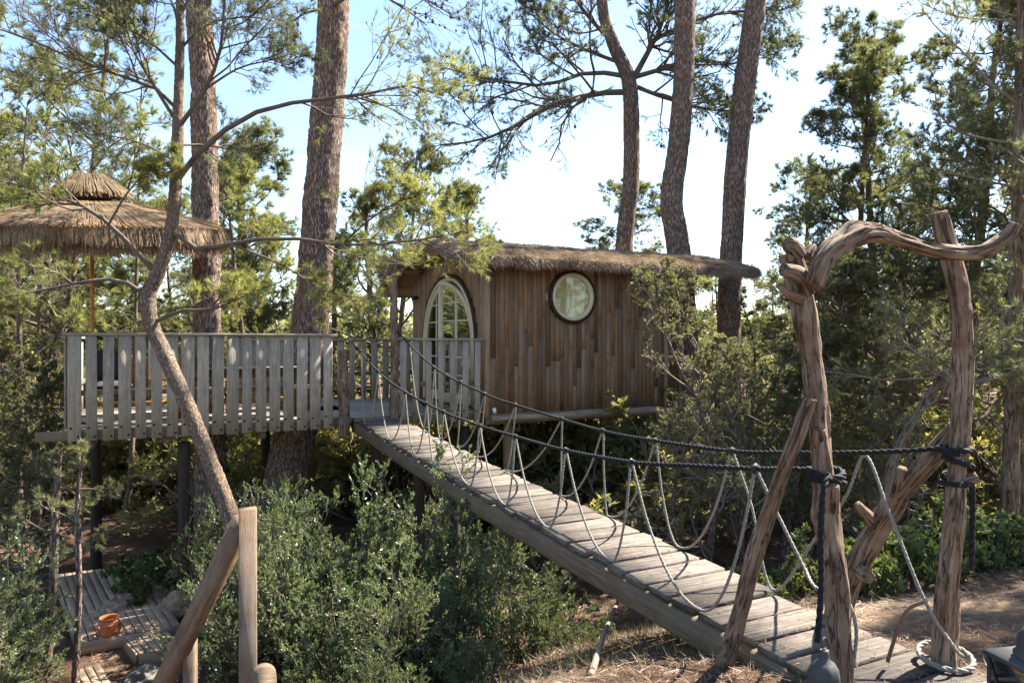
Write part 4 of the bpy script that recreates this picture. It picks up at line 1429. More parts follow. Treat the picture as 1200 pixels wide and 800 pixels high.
def cushion(x, y, z, w, d, h, mat, label, tilt=0.0):
    u, v = np.meshgrid(np.linspace(-1, 1, 13), np.linspace(-1, 1, 13), indexing='ij')
    hh = h / 2 * (1 - np.abs(u) ** 4) ** 0.5 * (1 - np.abs(v) ** 4) ** 0.5
    i = np.arange(169).reshape(13, 13)
    q = np.stack([i[:-1, :-1], i[1:, :-1], i[1:, 1:], i[:-1, 1:]], -1).reshape(-1, 4)
    c = MB()
    for s in (1, -1):
        c.add(np.stack([u * w / 2, v * d / 2, s * hh], -1).reshape(-1, 3), [q if s > 0 else q[:, ::-1]])
    o = put('cushion', c.mesh('cushion', mat, True), None, Matrix.Translation(Vector((x, y, z))) @ Matrix.Rotation(tilt, 4, 'X'))
    return tag(o, label, 'cushion')
bench(-0.72, 11.9, 1.25, 'orange slatted garden bench on the deck under the straw parasol')
cushion(-0.38, 12.12, DZ + 0.50, 0.5, 0.45, 0.13, M['cushion'], 'charcoal seat cushion on the slatted bench')
cushion(-0.45, 12.32, DZ + 0.78, 0.48, 0.42, 0.16, M['cushion'], 'charcoal back cushion leaning on the bench back', math.radians(75))
tb_ = thing('garden_table', (1.6, 11.75, DZ), 'long dark wooden table behind the picket railing', 'table')
for k in range(5):
    board('table_board', (0.72, 11.48 + k * 0.13, DZ + 0.72), (2.2, 11.48 + k * 0.13, DZ + 0.72), 0.12, 0.03, M['beam_wood'], tb_)
for (x, y) in ((0.8, 11.52), (2.1, 11.52), (0.8, 11.96), (2.1, 11.96)):
    board('leg', (x, y, DZ), (x, y, DZ + 0.70), 0.06, 0.06, M['beam_wood'], tb_, up=(0, 1, 0))
for s in (11.53, 11.95):
    board('apron', (0.8, s, DZ + 0.64), (2.1, s, DZ + 0.64), 0.03, 0.09, M['beam_wood'], tb_)
    board('stretcher', (0.8, s, DZ + 0.25), (2.1, s, DZ + 0.25), 0.03, 0.05, M['orange_wood'], tb_)
cushion(0.25, 12.2, DZ + 0.86, 0.36, 0.6, 0.14, M['canvas'], 'cream cushion standing beside the parasol pole', math.radians(78))
# green hose hanging by the door
hp = PX(487, 440, 12.3)
gh = tube([hp + [0, 0, 0.10], hp + [0.03, -0.02, 0.17], hp + [-0.02, -0.03, 0.08], hp + [-0.01, -0.03, -0.08], hp + [0.0, -0.02, -0.25], hp + [0.05, 0, -0.38], hp + [0.16, 0.02, -0.50], hp + [0.24, 0.02, -0.52]],
          [0.03, 0.035, 0.045, 0.04, 0.03, 0.03, 0.025, 0.02], 12, m=40)
tag(put('garden_hose', gh.mesh('garden_hose', M['green'], True)), 'dark green hose hooked over the short picket railing by the door', 'hose')
tgp = onY(579, 478, 10.80)
tag(put('paper_tag', plank_mesh(0.09, 0.06, 0.004, 0, M['paper'], 0.001, 0.001), None, frame_mat(tgp, tgp + np.array([0.02, 0, -0.09]), (0, -1, 0))[0]), 'small white tag hanging at the cabin corner', 'tag')

# ------------------------------------------------------------------ stair handrail, bottom left
hr = thing('stair_handrail', PX(290, 800, 4.1), 'new pine stair handrail with square post sloping down to the boardwalk', 'handrail')
A = PX(290.5, 596, 4.1)
z0 = float(gz(A[0], A[1])) - 0.15
board('post', (A[0], A[1], z0), (A[0], A[1], A[2]), 0.095, 0.095, M['new_wood'], hr, up=unit(FW - RT * 0.35), ch=0.005)
Bp = PX(188, 800, 4.75)
Bp2 = Bp + (Bp - A) * 0.35
Ar = A + (A - Bp) * 0.02 + np.array([0, 0, -0.04]) + RT * -0.03 + FW * 0.0
rail_p0 = PX(284, 612, 4.16)
rail_p1 = PX(188, 806, 4.85)
rail_p1 = rail_p1 + (rail_p1 - rail_p0) * 0.3
board('rail', rail_p0, rail_p1, 0.075, 0.125, M['new_wood'], hr, up=(0, 0, 1), ch=0.006)
C = PX(223, 742, 4.66)
zc = float(gz(C[0], C[1])) - 0.1
board('post', (C[0], C[1], min(zc, C[2] - 0.7)), (C[0], C[1], C[2] + 0.02), 0.075, 0.06, M['new_wood'], hr, up=FW, ch=0.008)
lg = PX(309, 793, 4.0)
ax = unit(FW * 0.93 - RT * 0.36)
lgo = thing('rounded_board', lg, 'thick board with a half-round top fixed beside the square stair post', 'board')
a_ = np.linspace(0, math.pi, 17)
sidev = unit(FW * 0.36 + RT * 0.93)
out_ = [lg + sidev * 0.066 * math.cos(q) + np.array([0, 0, 0.066 * math.sin(q)]) for q in a_] + [lg - sidev * 0.066 - [0, 0, 0.45], lg + sidev * 0.066 - [0, 0, 0.45]]
n_ = len(out_)
Vb = np.array([p - ax * 0.03 for p in out_] + [p + ax * 0.03 for p in out_])
i_ = np.arange(n_)
put('board', mesh('board', Vb, [list(range(n_)), list(range(2 * n_ - 1, n_ - 1, -1)), np.column_stack([i_, i_ + n_, (i_ + 1) % n_ + n_, (i_ + 1) % n_])], M['new_wood']), lgo)

# ------------------------------------------------------------------ boardwalk below the deck
def boardwalk(p_far0, p_far1, p_dir, L, n, z, label, zth=0.05):
    a, b = onZ(*p_far0, z), onZ(*p_far1, z)
    d = unit(onZ(*p_dir, z) - b)
    t = thing('boardwalk', (a + b) / 2, label, 'boardwalk')
    for k in range(n):
        p = a + (b - a) * ((k + 0.5) / n)
        w = np.linalg.norm((b - a) - d * np.dot(b - a, d)) / n
        board('deck_board', p + d * rs.uniform(-0.02, 0.02), p + d * (L + rs.uniform(-0.02, 0.02)), w - 0.012, 0.035, M['path_wood'], t, ch=0.004)
    for f in (0.06, 0.5, 0.94):
        board('bearer', a + d * (L * f) - [0, 0, 0.07], b + d * (L * f) - [0, 0, 0.07], 0.06, 0.1, M['beam_wood'], t)
    board('fascia', a - d * 0.03 + d * (L + 0.06) - [0, 0, 0.06], b - d * 0.03 + d * (L + 0.06) - [0, 0, 0.06], 0.03, 0.14, M['path_wood'], t)
    e = unit(b - a)
    board('fascia', a - e * 0.02 - [0, 0, 0.06], a - e * 0.02 + d * L - [0, 0, 0.06], 0.03, 0.14, M['path_wood'], t)
    return t
boardwalk((66, 674), (161, 662), (184, 694), 3.1, 11, -2.02, 'sunny timber boardwalk platform beyond the rocks and terracotta pot')
boardwalk((136, 736), (190, 733), (216, 758), 1.0, 6, -2.06, 'lower timber platform between terracotta pot and stair handrail')
boardwalk((88, 786), (118, 780), (130, 800), 0.9, 3, -2.16, 'narrow timber step beside the lower boardwalk platform')

def rock(name, p, r, seed, mat, label, cat='rock', group=None, sq=0.75):
    n1, n2 = (20, 28) if cat == 'stone' else (34, 48)
    u, v = np.meshgrid(np.linspace(0, math.pi, n1), np.arange(n2) / n2 * 2 * math.pi, indexing='ij')
    D = np.stack([np.sin(u) * np.cos(v), np.sin(u) * np.sin(v), np.cos(u)], -1)
    d1, d2 = worley(D * 1.5 + seed * 3.1, seed)
    rad = r * (0.72 + 0.45 * np.clip(d1, 0, 1) + 0.55 * (fbm(D * 2.6 + seed, 5, seed) - 0.5))
    V = (D * rad[..., None] * np.array([1, 0.9, sq])).reshape(-1, 3) + np.asarray(p)
    i = np.arange(n1 * n2).reshape(n1, n2)
    q = np.stack([i[:-1], i[1:], np.roll(i, -1, 1)[1:], np.roll(i, -1, 1)[:-1]], -1).reshape(-1, 4)
    return tag(put(name, mesh(name, V, [q], mat)), label, cat, group)
def at_ground(px, py, z=None):
    d = 2.0
    best = None
    for d in np.arange(2.0, 40, 0.05):
        p = PX(px, py, d)
        if p[2] <= gz(p[0], p[1]):
            return p
    return p
for (px, py, r, sd_, lab) in ((192, 694, 0.36, 1, 'largest tan boulder beside the sunny boardwalk platform'), (206, 712, 0.24, 2, 'tan boulder next to the dark deck stilt'),
                            (133, 717, 0.20, 3, 'craggy rock just behind the terracotta pot'), (148, 709, 0.17, 4, 'smaller rock between pot and largest boulder'),
                            (166, 700, 0.16, 5, 'rounded pale rock leaning on the largest boulder'), (118, 726, 0.14, 6, 'low rock at the boardwalk edge beside the pot'),
                            (172, 800, 0.22, 7, 'flat grey rock below the lower boardwalk platform')):
    p = onZ(px, py, -2.05)
    rock('rock', p + [0, 0, 0.02], r, sd_, M['rock_grey'] if sd_ > 6 else M['rock'], lab)
# terracotta pot with holes
pt = onZ(128, 746, -2.04)
prof = [(0.085, 0.0), (0.105, 0.02), (0.125, 0.07), (0.132, 0.13), (0.122, 0.18), (0.100, 0.215), (0.105, 0.235), (0.112, 0.245), (0.098, 0.245), (0.09, 0.215), (0.11, 0.18), (0.118, 0.13), (0.112, 0.07), (0.09, 0.03), (0.0005, 0.025)]
n_ = 36
th_ = np.arange(n_) / n_ * 2 * math.pi
pf = np.array(prof)
fine = catmull(np.column_stack([pf, 0 * pf[:, 0]]), 90)[:, :2]
V = np.stack([fine[:, 0:1] * np.cos(th_), fine[:, 0:1] * np.sin(th_), fine[:, 1:2] + 0 * th_], -1)
idx = np.arange(90 * n_).reshape(90, n_)
q = np.stack([idx[:-1], np.roll(idx, -1, 1)[:-1], np.roll(idx, -1, 1)[1:], idx[1:]], -1).reshape(-1, 4)
cen = V.reshape(-1, 3)[q].mean(1)
ang = np.arctan2(cen[:, 1], cen[:, 0])
keep = np.ones(len(q), bool)
for kk in range(6):
    for zz, off in ((0.075, 0), (0.155, math.pi / 6)):
        da = np.abs((ang - kk * math.pi / 3 - off + math.pi) % (2 * math.pi) - math.pi) * 0.12
        keep &= ~(da ** 2 + (cen[:, 2] - zz) ** 2 < 0.019 ** 2)
tag(put('terracotta_pot', mesh('terracotta_pot', V.reshape(-1, 3), [q[keep]], M['terracotta'], smooth_=True), None, Matrix.Translation(Vector(pt))), 'orange terracotta pot pierced with round holes', 'pot')

# ------------------------------------------------------------------ lanterns, sticks, stones near the gate
def lantern(p, s, rz, label, w=0.085, h=0.30, dm=1.0):
    t = thing('lantern', p, label, 'lantern')
    Tm = Matrix.Translation(Vector(p)) @ Matrix.Rotation(rz, 4, 'Z') @ Matrix.Scale(s, 4)
    def bx(name, a, b, ww, tt, mat, up=(0, 0, 1)):
        Mx, L = frame_mat(a, b, up)
        put(name, plank_mesh(L, ww, tt, 0, mat, 0.002, 0.0), t, Tm @ Mx)
    bx('base', (-w - 0.015, 0, 0.012), (w + 0.015, 0, 0.012), 2 * w + 0.03, 0.024, M['tin'])
    bx('top_plate', (-w - 0.012, 0, h + 0.03), (w + 0.012, 0, h + 0.03), 2 * w + 0.024, 0.016, M['tin'])
    for sx in (-1, 1):
        for sy in (-1, 1):
            bx('corner_bar', (sx * w, sy * w, 0.022), (sx * w, sy * w, h + 0.025), 0.012, 0.012, M['iron'], (0, 1, 0))
    for k in range(4):
        R = Matrix.Rotation(k * math.pi / 2, 4, 'Z')
        put('pane', mesh('pane', [(-w + 0.006, -w, 0.024), (w - 0.006, -w, 0.024), (w - 0.006, -w, h + 0.02), (-w + 0.006, -w, h + 0.02)], [[0, 1, 2, 3]], M['lantern_glass']), t, Tm @ R)
        for sgn in (-1, 1):
            wire = tube([(-w * sgn, -w - 0.004, 0.03), (w * sgn, -w - 0.004, h + 0.015)], 0.0028, 6, m=4)
            put('cross_wire', wire.mesh('cross_wire', M['iron'], True), t, Tm @ R)
    n = 32
    th = np.arange(n) / n * 2 * math.pi
    pf = np.array([(0.098, h + 0.038), (0.10, h + 0.06), (0.085, h + 0.075), (0.086, h + 0.10), (0.078, h + 0.135), (0.055, h + 0.165), (0.03, h + 0.178), (0.026, h + 0.20), (0.026, h + 0.225), (0.022, h + 0.227), (0.0005, h + 0.22)])
    pf[:, 0] *= dm
    pf[:, 1] = h + 0.038 + (pf[:, 1] - h - 0.038) * (0.4 + 0.6 * dm)
    ztop = pf[-1, 1] + 0.01
    fl = 1 + 0.025 * np.cos(th * 8)
    V = np.stack([pf[:, 0:1] * fl * np.cos(th), pf[:, 0:1] * fl * np.sin(th), pf[:, 1:2] + 0 * th], -1).reshape(-1, 3)
    i = np.arange(len(pf) * n).reshape(-1, n)
    q = np.stack([i[:-1], np.roll(i, -1, 1)[:-1], np.roll(i, -1, 1)[1:], i[1:]], -1).reshape(-1, 4)
    put('dome', mesh('dome', V, [q], M['tin'], smooth_=True), t, Tm)
    a = np.linspace(0, 2 * math.pi, 25)
    put('ring', tube(np.column_stack([0.022 * np.cos(a), 0 * a, ztop + 0.02 + 0.022 * np.sin(a)]), 0.003, 6).mesh('ring', M['iron'], True), t, Tm)
    cm = lathe([(0.0005, 0.12), (0.03, 0.12), (0.032, 0.11), (0.032, 0.024), (0.0005, 0.024)], 20)
    put('candle', cm.mesh('candle', M['paper'], True), t, Tm)
lantern((*PX(966, 800, 2.86)[:2], -0.03), 1.0, 0.3, 'zinc dome-topped lantern standing at the foot of the knotted gate post', 0.075, 0.19, 0.68)
lantern((*PX(1217, 800, 2.50)[:2], -0.03), 1.0, -0.25, 'glass-sided zinc lantern with crossed wires on the needle-strewn ground', 0.10, 0.46, 0.72)
lt = thing('landing_board', PX(1090, 800, 3.2), 'pale sawn board laid on the ground at the foot of the bridge', 'board')
ml = PX(1010, 806, 3.15)
ml[2] = 0.0
for k in range(3):
    board('plank', (2.86, 1.86 - k * 0.25, 0.0), (4.0, 1.92 - k * 0.25, 0.0), 0.22, 0.05, M['path_wood'], lt, ch=0.008)
t = tube([PX(1040, 775, 3.5), PX(1046, 755, 3.5), PX(1056, 728, 3.5), PX(1066, 712, 3.52), PX(1086, 704, 3.53)], 0.009, 8, knotty(0.003, seed=6), m=30)
tag(put('bent_rod', t.mesh('bent_rod', M['rust'], True)), 'thin bent brown rod standing on the planks by the leaning post', 'rod')
p0 = at_ground(692, 793)
t = tube([p0, p0 * 0.45 + PX(720, 705, 5.4) * 0.55, PX(726, 700, 5.5)], [0.022, 0.016, 0.012], 8, knotty(0.006, seed=8), m=24)
tag(put('dry_stick', t.mesh('dry_stick', M['twig_dry'], True)), 'bare dry stick leaning up under the bridge beam', 'stick')
for (px, py, r, sd_, lab) in ((660, 822, 0.13, 31, 'grey stone in the foreground below the bridge, next to the dry stick'), (722, 824, 0.11, 32, 'smaller grey stone beside the dry stick'),
                            (764, 828, 0.08, 33, 'small grey stone in the shade by the brace foot')):
    p = at_ground(px, py - 12)
    rock('rock', p + [0, 0, -0.03], r, sd_, M['rock_grey'], lab, sq=0.5)
# stone wall glimpsed beyond the gate
wl_ = [(1012, 668), (1020, 660), (1030, 650), (1042, 640), (1055, 632), (1066, 636), (1076, 640), (1088, 642), (1040, 652), (1054, 648), (1068, 650), (1080, 652), (1024, 664), (1062, 624), (1048, 626), (1078, 630)]
for k, (px, py) in enumerate(wl_):
    p = PX(px, py + 4, 7.6)
    rock('wall_stone', p, 0.115 + 0.03 * (k % 3), 60 + k, M['rock'], 'tan stone in the dry stone heap glimpsed beyond the gate', 'stone', 'stones of the dry heap beyond the gate')

# ================================================================== VEGETATION
def pxpath(pts):
    return np.array([PX(*p) for p in pts])
def down_to_ground(P, extra=0.3):
    """append a root point straight below the last point"""
    q = P[-1].copy()
    q[2] = float(gz(q[0], q[1])) - extra
    return np.vstack([P, q])
def auto_limbs(trunk, trad, r, n, z0, z1, l0, l1, elev=(0.1, 0.7), wander=0.16, up=0.04, rr=0.35, az=None):
    """limbs leaving a trunk path (top first or bottom first) between heights z0..z1"""
    T = trunk[np.argsort(trunk[:, 2])]
    out = []
    for k in range(n):
        f = (k + r.uniform(0, 1)) / n
        z = z0 + (z1 - z0) * f
        s = np.array([np.interp(z, T[:, 2], T[:, 0]), np.interp(z, T[:, 2], T[:, 1]), z])
        a = r.uniform(0, 2 * math.pi) if az is None else az(k)
        e = r.uniform(*elev) + 0.3 * f
        L = (l0 + (l1 - l0) * f) * r.uniform(0.7, 1.2)
        d = np.array([math.cos(a) * math.cos(e), math.sin(a) * math.cos(e), math.sin(e)])
        P = walk(s[None], d[None], [L], 8, wander, up, r)[0]
        out.append((P, max(0.012, trad * rr * (1.1 - 0.7 * f) * (0.5 + L / max(l0, l1) * 0.5))))
    return out
def big_trunk(path, rad, n=44, amp=0.026, step=0.045, seed=0, sc=(13, 13, 3.8)):
    L = np.linalg.norm(np.diff(path, axis=0), axis=1).sum()
    return tube(path, rad, n, bark_disp(amp, sc, seed), m=int(L / step))

# --- two big pines growing through the deck
def through_pine(name, pts, rads, label, seed, z0, z1, extra_limbs=(), n=16, l=(3.2, 1.8), leafmat='pine_dark', k=30):
    r = np.random.default_rng(seed)
    P = down_to_ground(pxpath(pts))
    tr = big_trunk(P, rads, seed=seed)
    limbs = list(extra_limbs) + auto_limbs(P, 0.2, r, n, z0, z1, l[0], l[1])
    mb, V, F, tips = crown_from(limbs, r, sub_n=8, twig_n=6, k=k, nl=0.10, nw=0.004)
    return tree_thing(name, P[-1] + [0, 0, 0.3], tr, M['bark'], mb, M['twig'], V, F, M[leafmat], label, 'tree')
through_pine('pine_tree', [(226, -420, 12.0), (232, -200, 12.0), (233, 0, 12.0), (239, 120, 12.0), (241, 250, 12.0), (243, 380, 12.0), (246, 500, 12.0), (248, 600, 12.0)],
             [0.13, 0.17, 0.195, 0.20, 0.205, 0.22, 0.24, 0.27, 0.32], 'tall straight pine trunk rising through the deck beside the straw parasol', 101, 8.5, 13.0)
dead = [(pxpath([(392, 5, 12.2), (430, -12, 12.0), (470, 8, 11.8), (500, 30, 11.7)]), 0.035), (pxpath([(392, -20, 12.2), (440, -25, 12.0), (490, -5, 11.8), (530, 18, 11.7)]), 0.035),
        (pxpath([(380, 10, 12.2), (350, 20, 12.0), (325, 50, 11.9)]), 0.025)]
through_pine('pine_tree', [(402, -420, 12.5), (398, -200, 12.5), (392, 0, 12.5), (386, 100, 12.5), (378, 200, 12.5), (368, 330, 12.5), (352, 470, 12.5), (336, 570, 12.5)],
             [0.18, 0.23, 0.255, 0.265, 0.275, 0.295, 0.33, 0.38, 0.46], 'thick curving pine trunk rising through the deck near the rope bridge', 102, 9.0, 13.5, n=16)
# --- the bare spreading twigs with cones on the thick pine
def cones(tips, r, n, size=0.028):
    b = r.choice(len(tips), n)
    c = tips[b, r.integers(0, tips.shape[1], n)]
    mb = MB()
    o = np.array([(1, 0, 0), (-.5, .87, 0), (-.5, -.87, 0), (0, 0, 1.6), (0, 0, -1.3)]) * size
    f = np.array([(0, 1, 3), (1, 2, 3), (2, 0, 3), (1, 0, 4), (2, 1, 4), (0, 2, 4)])
    V = (c[:, None] + o[None] * r.uniform(0.7, 1.3, (n, 1, 1))).reshape(-1, 3)
    F = (f[None] + 5 * np.arange(n)[:, None, None]).reshape(-1, 3)
    return mb.add(V, [F])
last = [o for o in bpy.data.objects if o.name.startswith('pine_tree')][-1]
r = np.random.default_rng(7)
mb, V, F, tips = crown_from(dead, r, sub_n=9, sub_ratio=0.5, twig_n=8, twig_ratio=0.55, k=7, nl=0.06, nw=0.003, flat=0.1, up1=-0.05, up2=-0.03)
put('dead_branches', mb.mesh('dead_branches', M['twig'], True), last)
put('cones', cones(tips, r, 60).mesh('cones', M['twig']), last, kind='stuff')

# --- pines behind the cabin
r = np.random.default_rng(31)
P = down_to_ground(pxpath([(700, -130, 17), (705, 0, 17), (718, 50, 17), (737, 95, 17), (740, 160, 17), (739, 220, 17), (732, 280, 17), (728, 400, 17)]))
tr = big_trunk(P, [0.07, 0.12, 0.14, 0.17, 0.185, 0.19, 0.2, 0.22, 0.26], 30, 0.012, 0.06, 33)
limbs = [(pxpath([(738, 108, 17), (700, 110, 16.9), (650, 122, 16.8), (600, 150, 16.7), (560, 165, 16.6), (515, 170, 16.5)]), 0.075),
         (pxpath([(736, 90, 17), (690, 85, 16.9), (640, 100, 16.7), (590, 95, 16.6), (540, 85, 16.5), (515, 78, 16.4)]), 0.06),
         (pxpath([(730, 75, 17), (690, 60, 17), (650, 40, 17), (620, 15, 17)]), 0.05),
         (pxpath([(738, 100, 17), (760, 60, 17), (775, 30, 17), (790, -30, 17)]), 0.08),
         (pxpath([(745, 90, 17), (780, 80, 16.8), (820, 70, 16.7), (860, 75, 16.6), (895, 60, 16.5)]), 0.06),
         (pxpath([(742, 100, 17), (780, 115, 16.9), (830, 128, 16.8), (870, 130, 16.7)]), 0.055),
         (pxpath([(760, 50, 17), (800, 30, 17), (850, 15, 17), (900, 15, 17), (920, 30, 17)]), 0.05),
         (pxpath([(718, 50, 17), (690, 20, 17.2), (660, -20, 17.4), (640, -60, 17.5)]), 0.06),
         (pxpath([(705, 0, 17), (740, -40, 17.2), (800, -70, 17.4), (860, -60, 17.5)]), 0.06)]
mb, V, F, tips = crown_from(limbs, r, sub_n=24, sub_ratio=0.42, twig_n=9, twig_ratio=0.42, k=30, nl=0.115, nw=0.0075, flat=0.3, t0=0.08, up1=0.03, third=3)
t3 = tree_thing('pine_tree', P[-1] + [0, 0, 0.3], tr, M['bark_far'], mb, M['twig'], V, F, M['pine_blue'], 'slender pine behind the cabin with wide spreading lacy branches', 'tree')
put('cones', cones(tips, r, 420, 0.035).mesh('cones', M['twig']), t3, kind='stuff')
for seed, pts, rads, lab in ((41, [(806, -330, 15.5), (805, -150, 15.5), (803, 0, 15.5), (801, 90, 15.5), (795, 170, 15.5), (787, 235, 15.5), (796, 300, 15.5), (803, 420, 15.5)],
                              [0.14, 0.18, 0.21, 0.215, 0.225, 0.235, 0.25, 0.28, 0.33], 'bare pine trunk with a kink just above the thatched roof'),
                             (42, [(918, -330, 15.8), (903, -150, 15.8), (886, 0, 15.8), (874, 90, 15.8), (864, 180, 15.8), (859, 260, 15.8), (855, 340, 15.8), (853, 440, 15.8)],
                              [0.15, 0.19, 0.215, 0.23, 0.235, 0.235, 0.24, 0.27, 0.32], 'tall leaning bare pine trunk behind the far end of the thatched roof')):
    r = np.random.default_rng(seed)
    P = down_to_ground(pxpath(pts))
    tr = big_trunk(P, rads, 36, 0.015, 0.05, seed)
    limbs = auto_limbs(P, 0.2, r, 13, 10.5, 14.8, 3.0, 1.6)
    mb, V, F, tips = crown_from(limbs, r, sub_n=7, twig_n=6, k=22, nl=0.10, nw=0.005)
    tree_thing('pine_tree', P[-1] + [0, 0, 0.3], tr, M['bark_far'], mb, M['twig'], V, F, M['pine_dark'], lab, 'tree')

# --- slender leaning pine in front of the railing
r = np.random.default_rng(51)
D0 = 8.4
P = pxpath([(206, -160, D0), (209, -60, D0), (211, 40, D0), (209, 120, D0), (207, 200, D0), (200, 270, D0), (186, 318, D0), (174, 345, D0), (177, 378, D0), (193, 415, D0), (213, 460, D0), (234, 510, D0), (252, 556, D0), (268, 600, D0), (285, 660, D0)])
P = down_to_ground(P)
tr = tube(P, [0.02, 0.035, 0.045, 0.055, 0.065, 0.07, 0.075, 0.088, 0.085, 0.085, 0.088, 0.09, 0.095, 0.1, 0.11, 0.13], 26, bark_disp(0.008, (34, 34, 14), 3), m=420)
L1 = lambda pts: pxpath(pts)
limbs_a = [  # lower long branches, mostly bare near the stem
    (L1([(203, 272, D0), (232, 292, 8.2), (270, 286, 8.0), (330, 278, 7.9), (400, 287, 7.8), (470, 284, 7.7), (540, 272, 7.7)]), 0.03),
    (L1([(186, 322, D0), (150, 285, 8.3), (128, 262, 8.2), (90, 238, 8.2), (40, 222, 8.1), (-30, 205, 8.0)]), 0.032),
    (L1([(170, 345, D0), (140, 328, 8.3), (100, 330, 8.2), (50, 340, 8.1), (-20, 354, 8.0)]), 0.026),
    (L1([(180, 378, D0), (212, 364, 8.3), (250, 362, 8.2), (290, 345, 8.1), (330, 330, 8.0)]), 0.022),
    (L1([(205, 215, D0), (232, 180, 8.3), (270, 148, 8.2), (310, 128, 8.1), (360, 118, 8.0), (420, 112, 7.9), (480, 100, 7.8), (520, 112, 7.7)]), 0.036),
    (L1([(128, 262, 8.2), (150, 225, 8.1), (175, 200, 8.0), (200, 190, 8.0)]), 0.014),
    (L1([(270, 286, 8.0), (330, 310, 7.8), (380, 340, 7.7), (430, 350, 7.6)]), 0.016),
    (L1([(400, 287, 7.8), (430, 260, 7.7), (470, 235, 7.6), (520, 225, 7.6)]), 0.014)]
limbs_b = [  # upper sparse crown
    (L1([(208, 160, D0), (200, 115, 8.4), (150, 92, 8.3), (90, 70, 8.2), (30, 45, 8.1), (-30, 25, 8.0)]), 0.026),
    (L1([(209, 150, D0), (240, 105, 8.3), (258, 60, 8.2), (263, 0, 8.1), (268, -60, 8.1)]), 0.028),
    (L1([(205, 140, D0), (180, 100, 8.3), (155, 55, 8.3), (140, 0, 8.2)]), 0.022),
    (L1([(210, 80, D0), (170, 45, 8.5), (120, 20, 8.6), (70, 0, 8.6)]), 0.018),
    (L1([(210, 60, D0), (240, 30, 8.5), (290, 20, 8.5), (340, 30, 8.5)]), 0.016),
    (L1([(240, 105, 8.3), (280, 80, 8.2), (320, 70, 8.1), (350, 60, 8.1)]), 0.015),
    (L1([(211, 40, D0), (200, 0, 8.4), (170, -40, 8.4)]), 0.018), (L1([(211, 20, D0), (240, -30, 8.4), (300, -50, 8.4)]), 0.018),
    (L1([(208, 170, D0), (240, 170, 8.7), (280, 175, 8.8), (325, 165, 8.9)]), 0.016),
    (L1([(207, 190, D0), (170, 170, 8.7), (130, 160, 8.8), (110, 175, 8.9)]), 0.016)]
mbA, VA, FA, _ = crown_from(limbs_a, r, sub_n=14, sub_ratio=0.30, twig_n=8, twig_ratio=0.5, k=24, nl=0.085, nw=0.0048, t0=0.36, flat=0.2, ang=0.8, up1=0.02, third=3)
mbB, VB, FB, _ = crown_from(limbs_b, r, sub_n=15, sub_ratio=0.42, twig_n=9, twig_ratio=0.42, k=16, nl=0.085, nw=0.0045, t0=0.2, flat=0.15, ang=0.8, third=3)
tl = tree_thing('leaning_pine', P[-1] + [0, 0, 0.3], tr, M['bark_young'], mbA, M['twig'], VA, FA, M['pine_lime'], 'slender leaning pine with a crooked pale trunk in front of the picket railing', 'tree')
put('branches', mbB.mesh('branches', M['twig'], True), tl, kind='stuff')
put('crown', mesh('crown', VB, [FB], M['pine_blue']), tl, kind='stuff')

# --- generic tree prototypes (base at the origin)
PROTO = {}
def proto_pine(key, seed, H, n, l, z0, leafmat, k=16, nl=0.16, nw=0.009, barkm='bark_far', rad=0.15, lean=0.3, sub_n=7, twig_n=5, third=0, elev=(0.0, 0.6), sub_ratio=0.42, tmat='twig'):
    r = np.random.default_rng(seed)
    P = walk(np.zeros((1, 3)) + [0, 0, -0.3], np.array([[r.normal(0, 0.08), r.normal(0, 0.08), 1.0]]), [H + 0.3], 12, 0.05 * lean / 0.3, 0.12, r)[0]
    tr = tube(P, np.linspace(rad, rad * 0.16, 12), 14, bark_disp(0.012, (13, 13, 4), seed), m=70)
    limbs = auto_limbs(P, rad, r, n, z0 * H, H * 0.97, l, l * 0.35, elev)
    for q in range(3):
        limbs.append((walk(P[-2][None], (P[-1] - P[-2] + r.normal(0, 0.25, 3))[None], [H * 0.11], 8, 0.1, 0.05, r)[0], rad * 0.16))
    mb, V, F, tips = crown_from(limbs, r, sub_n=sub_n, sub_ratio=sub_ratio, twig_n=twig_n, twig_ratio=0.5, t0=0.15, spread=0.75, k=k, nl=nl, nw=nw, third=third, tw=0.004, sides=(5, 3, 3))
    PROTO[key] = [('trunk', tr.mesh('trunk', M[barkm], True)), ('branches', mb.mesh('branches', M[tmat], True)), ('crown', mesh('crown', V, [F], M[leafmat])), H]
proto_pine('pine_a', 201, 9.0, 27, 2.5, 0.30, 'pine', 26, 0.13, 0.0075, third=2, sub_n=8, twig_n=6, rad=0.12)
proto_pine('pine_b', 202, 8.5, 27, 2.6, 0.25, 'pine_lime', 26, 0.13, 0.0075, third=2, sub_n=8, twig_n=6, rad=0.11)
proto_pine('pine_c', 203, 9.5, 30, 2.4, 0.30, 'pine_dark', 26, 0.13, 0.0075, third=2, sub_n=9, twig_n=7)
proto_pine('pine_d', 204, 7.0, 24, 2.0, 0.22, 'pine', 24, 0.12, 0.0075, third=2, sub_n=9, twig_n=7)
proto_pine('juniper_a', 205, 5.5, 36, 1.4, 0.10, 'juniper', 20, 0.06, 0.012, 'bark_far', 0.07, 0.5, 8, 7, 3, (0.3, 0.9))
proto_pine('juniper_b', 206, 4.5, 32, 1.3, 0.06, 'scrub', 20, 0.065, 0.013, 'bark_far', 0.06, 0.6, 8, 7, 3, (0.2, 0.9))
proto_pine('pine_e', 209, 9.0, 42, 2.3, 0.14, 'pine_dark', 26, 0.12, 0.007, third=2, sub_n=9, twig_n=7, rad=0.13)
proto_pine('juniper_c', 208, 5.2, 26, 1.25, 0.12, 'juniper', 11, 0.05, 0.010, 'bark_far', 0.06, 0.6, 7, 6, 2, (0.3, 1.0), tmat='twig_dry')
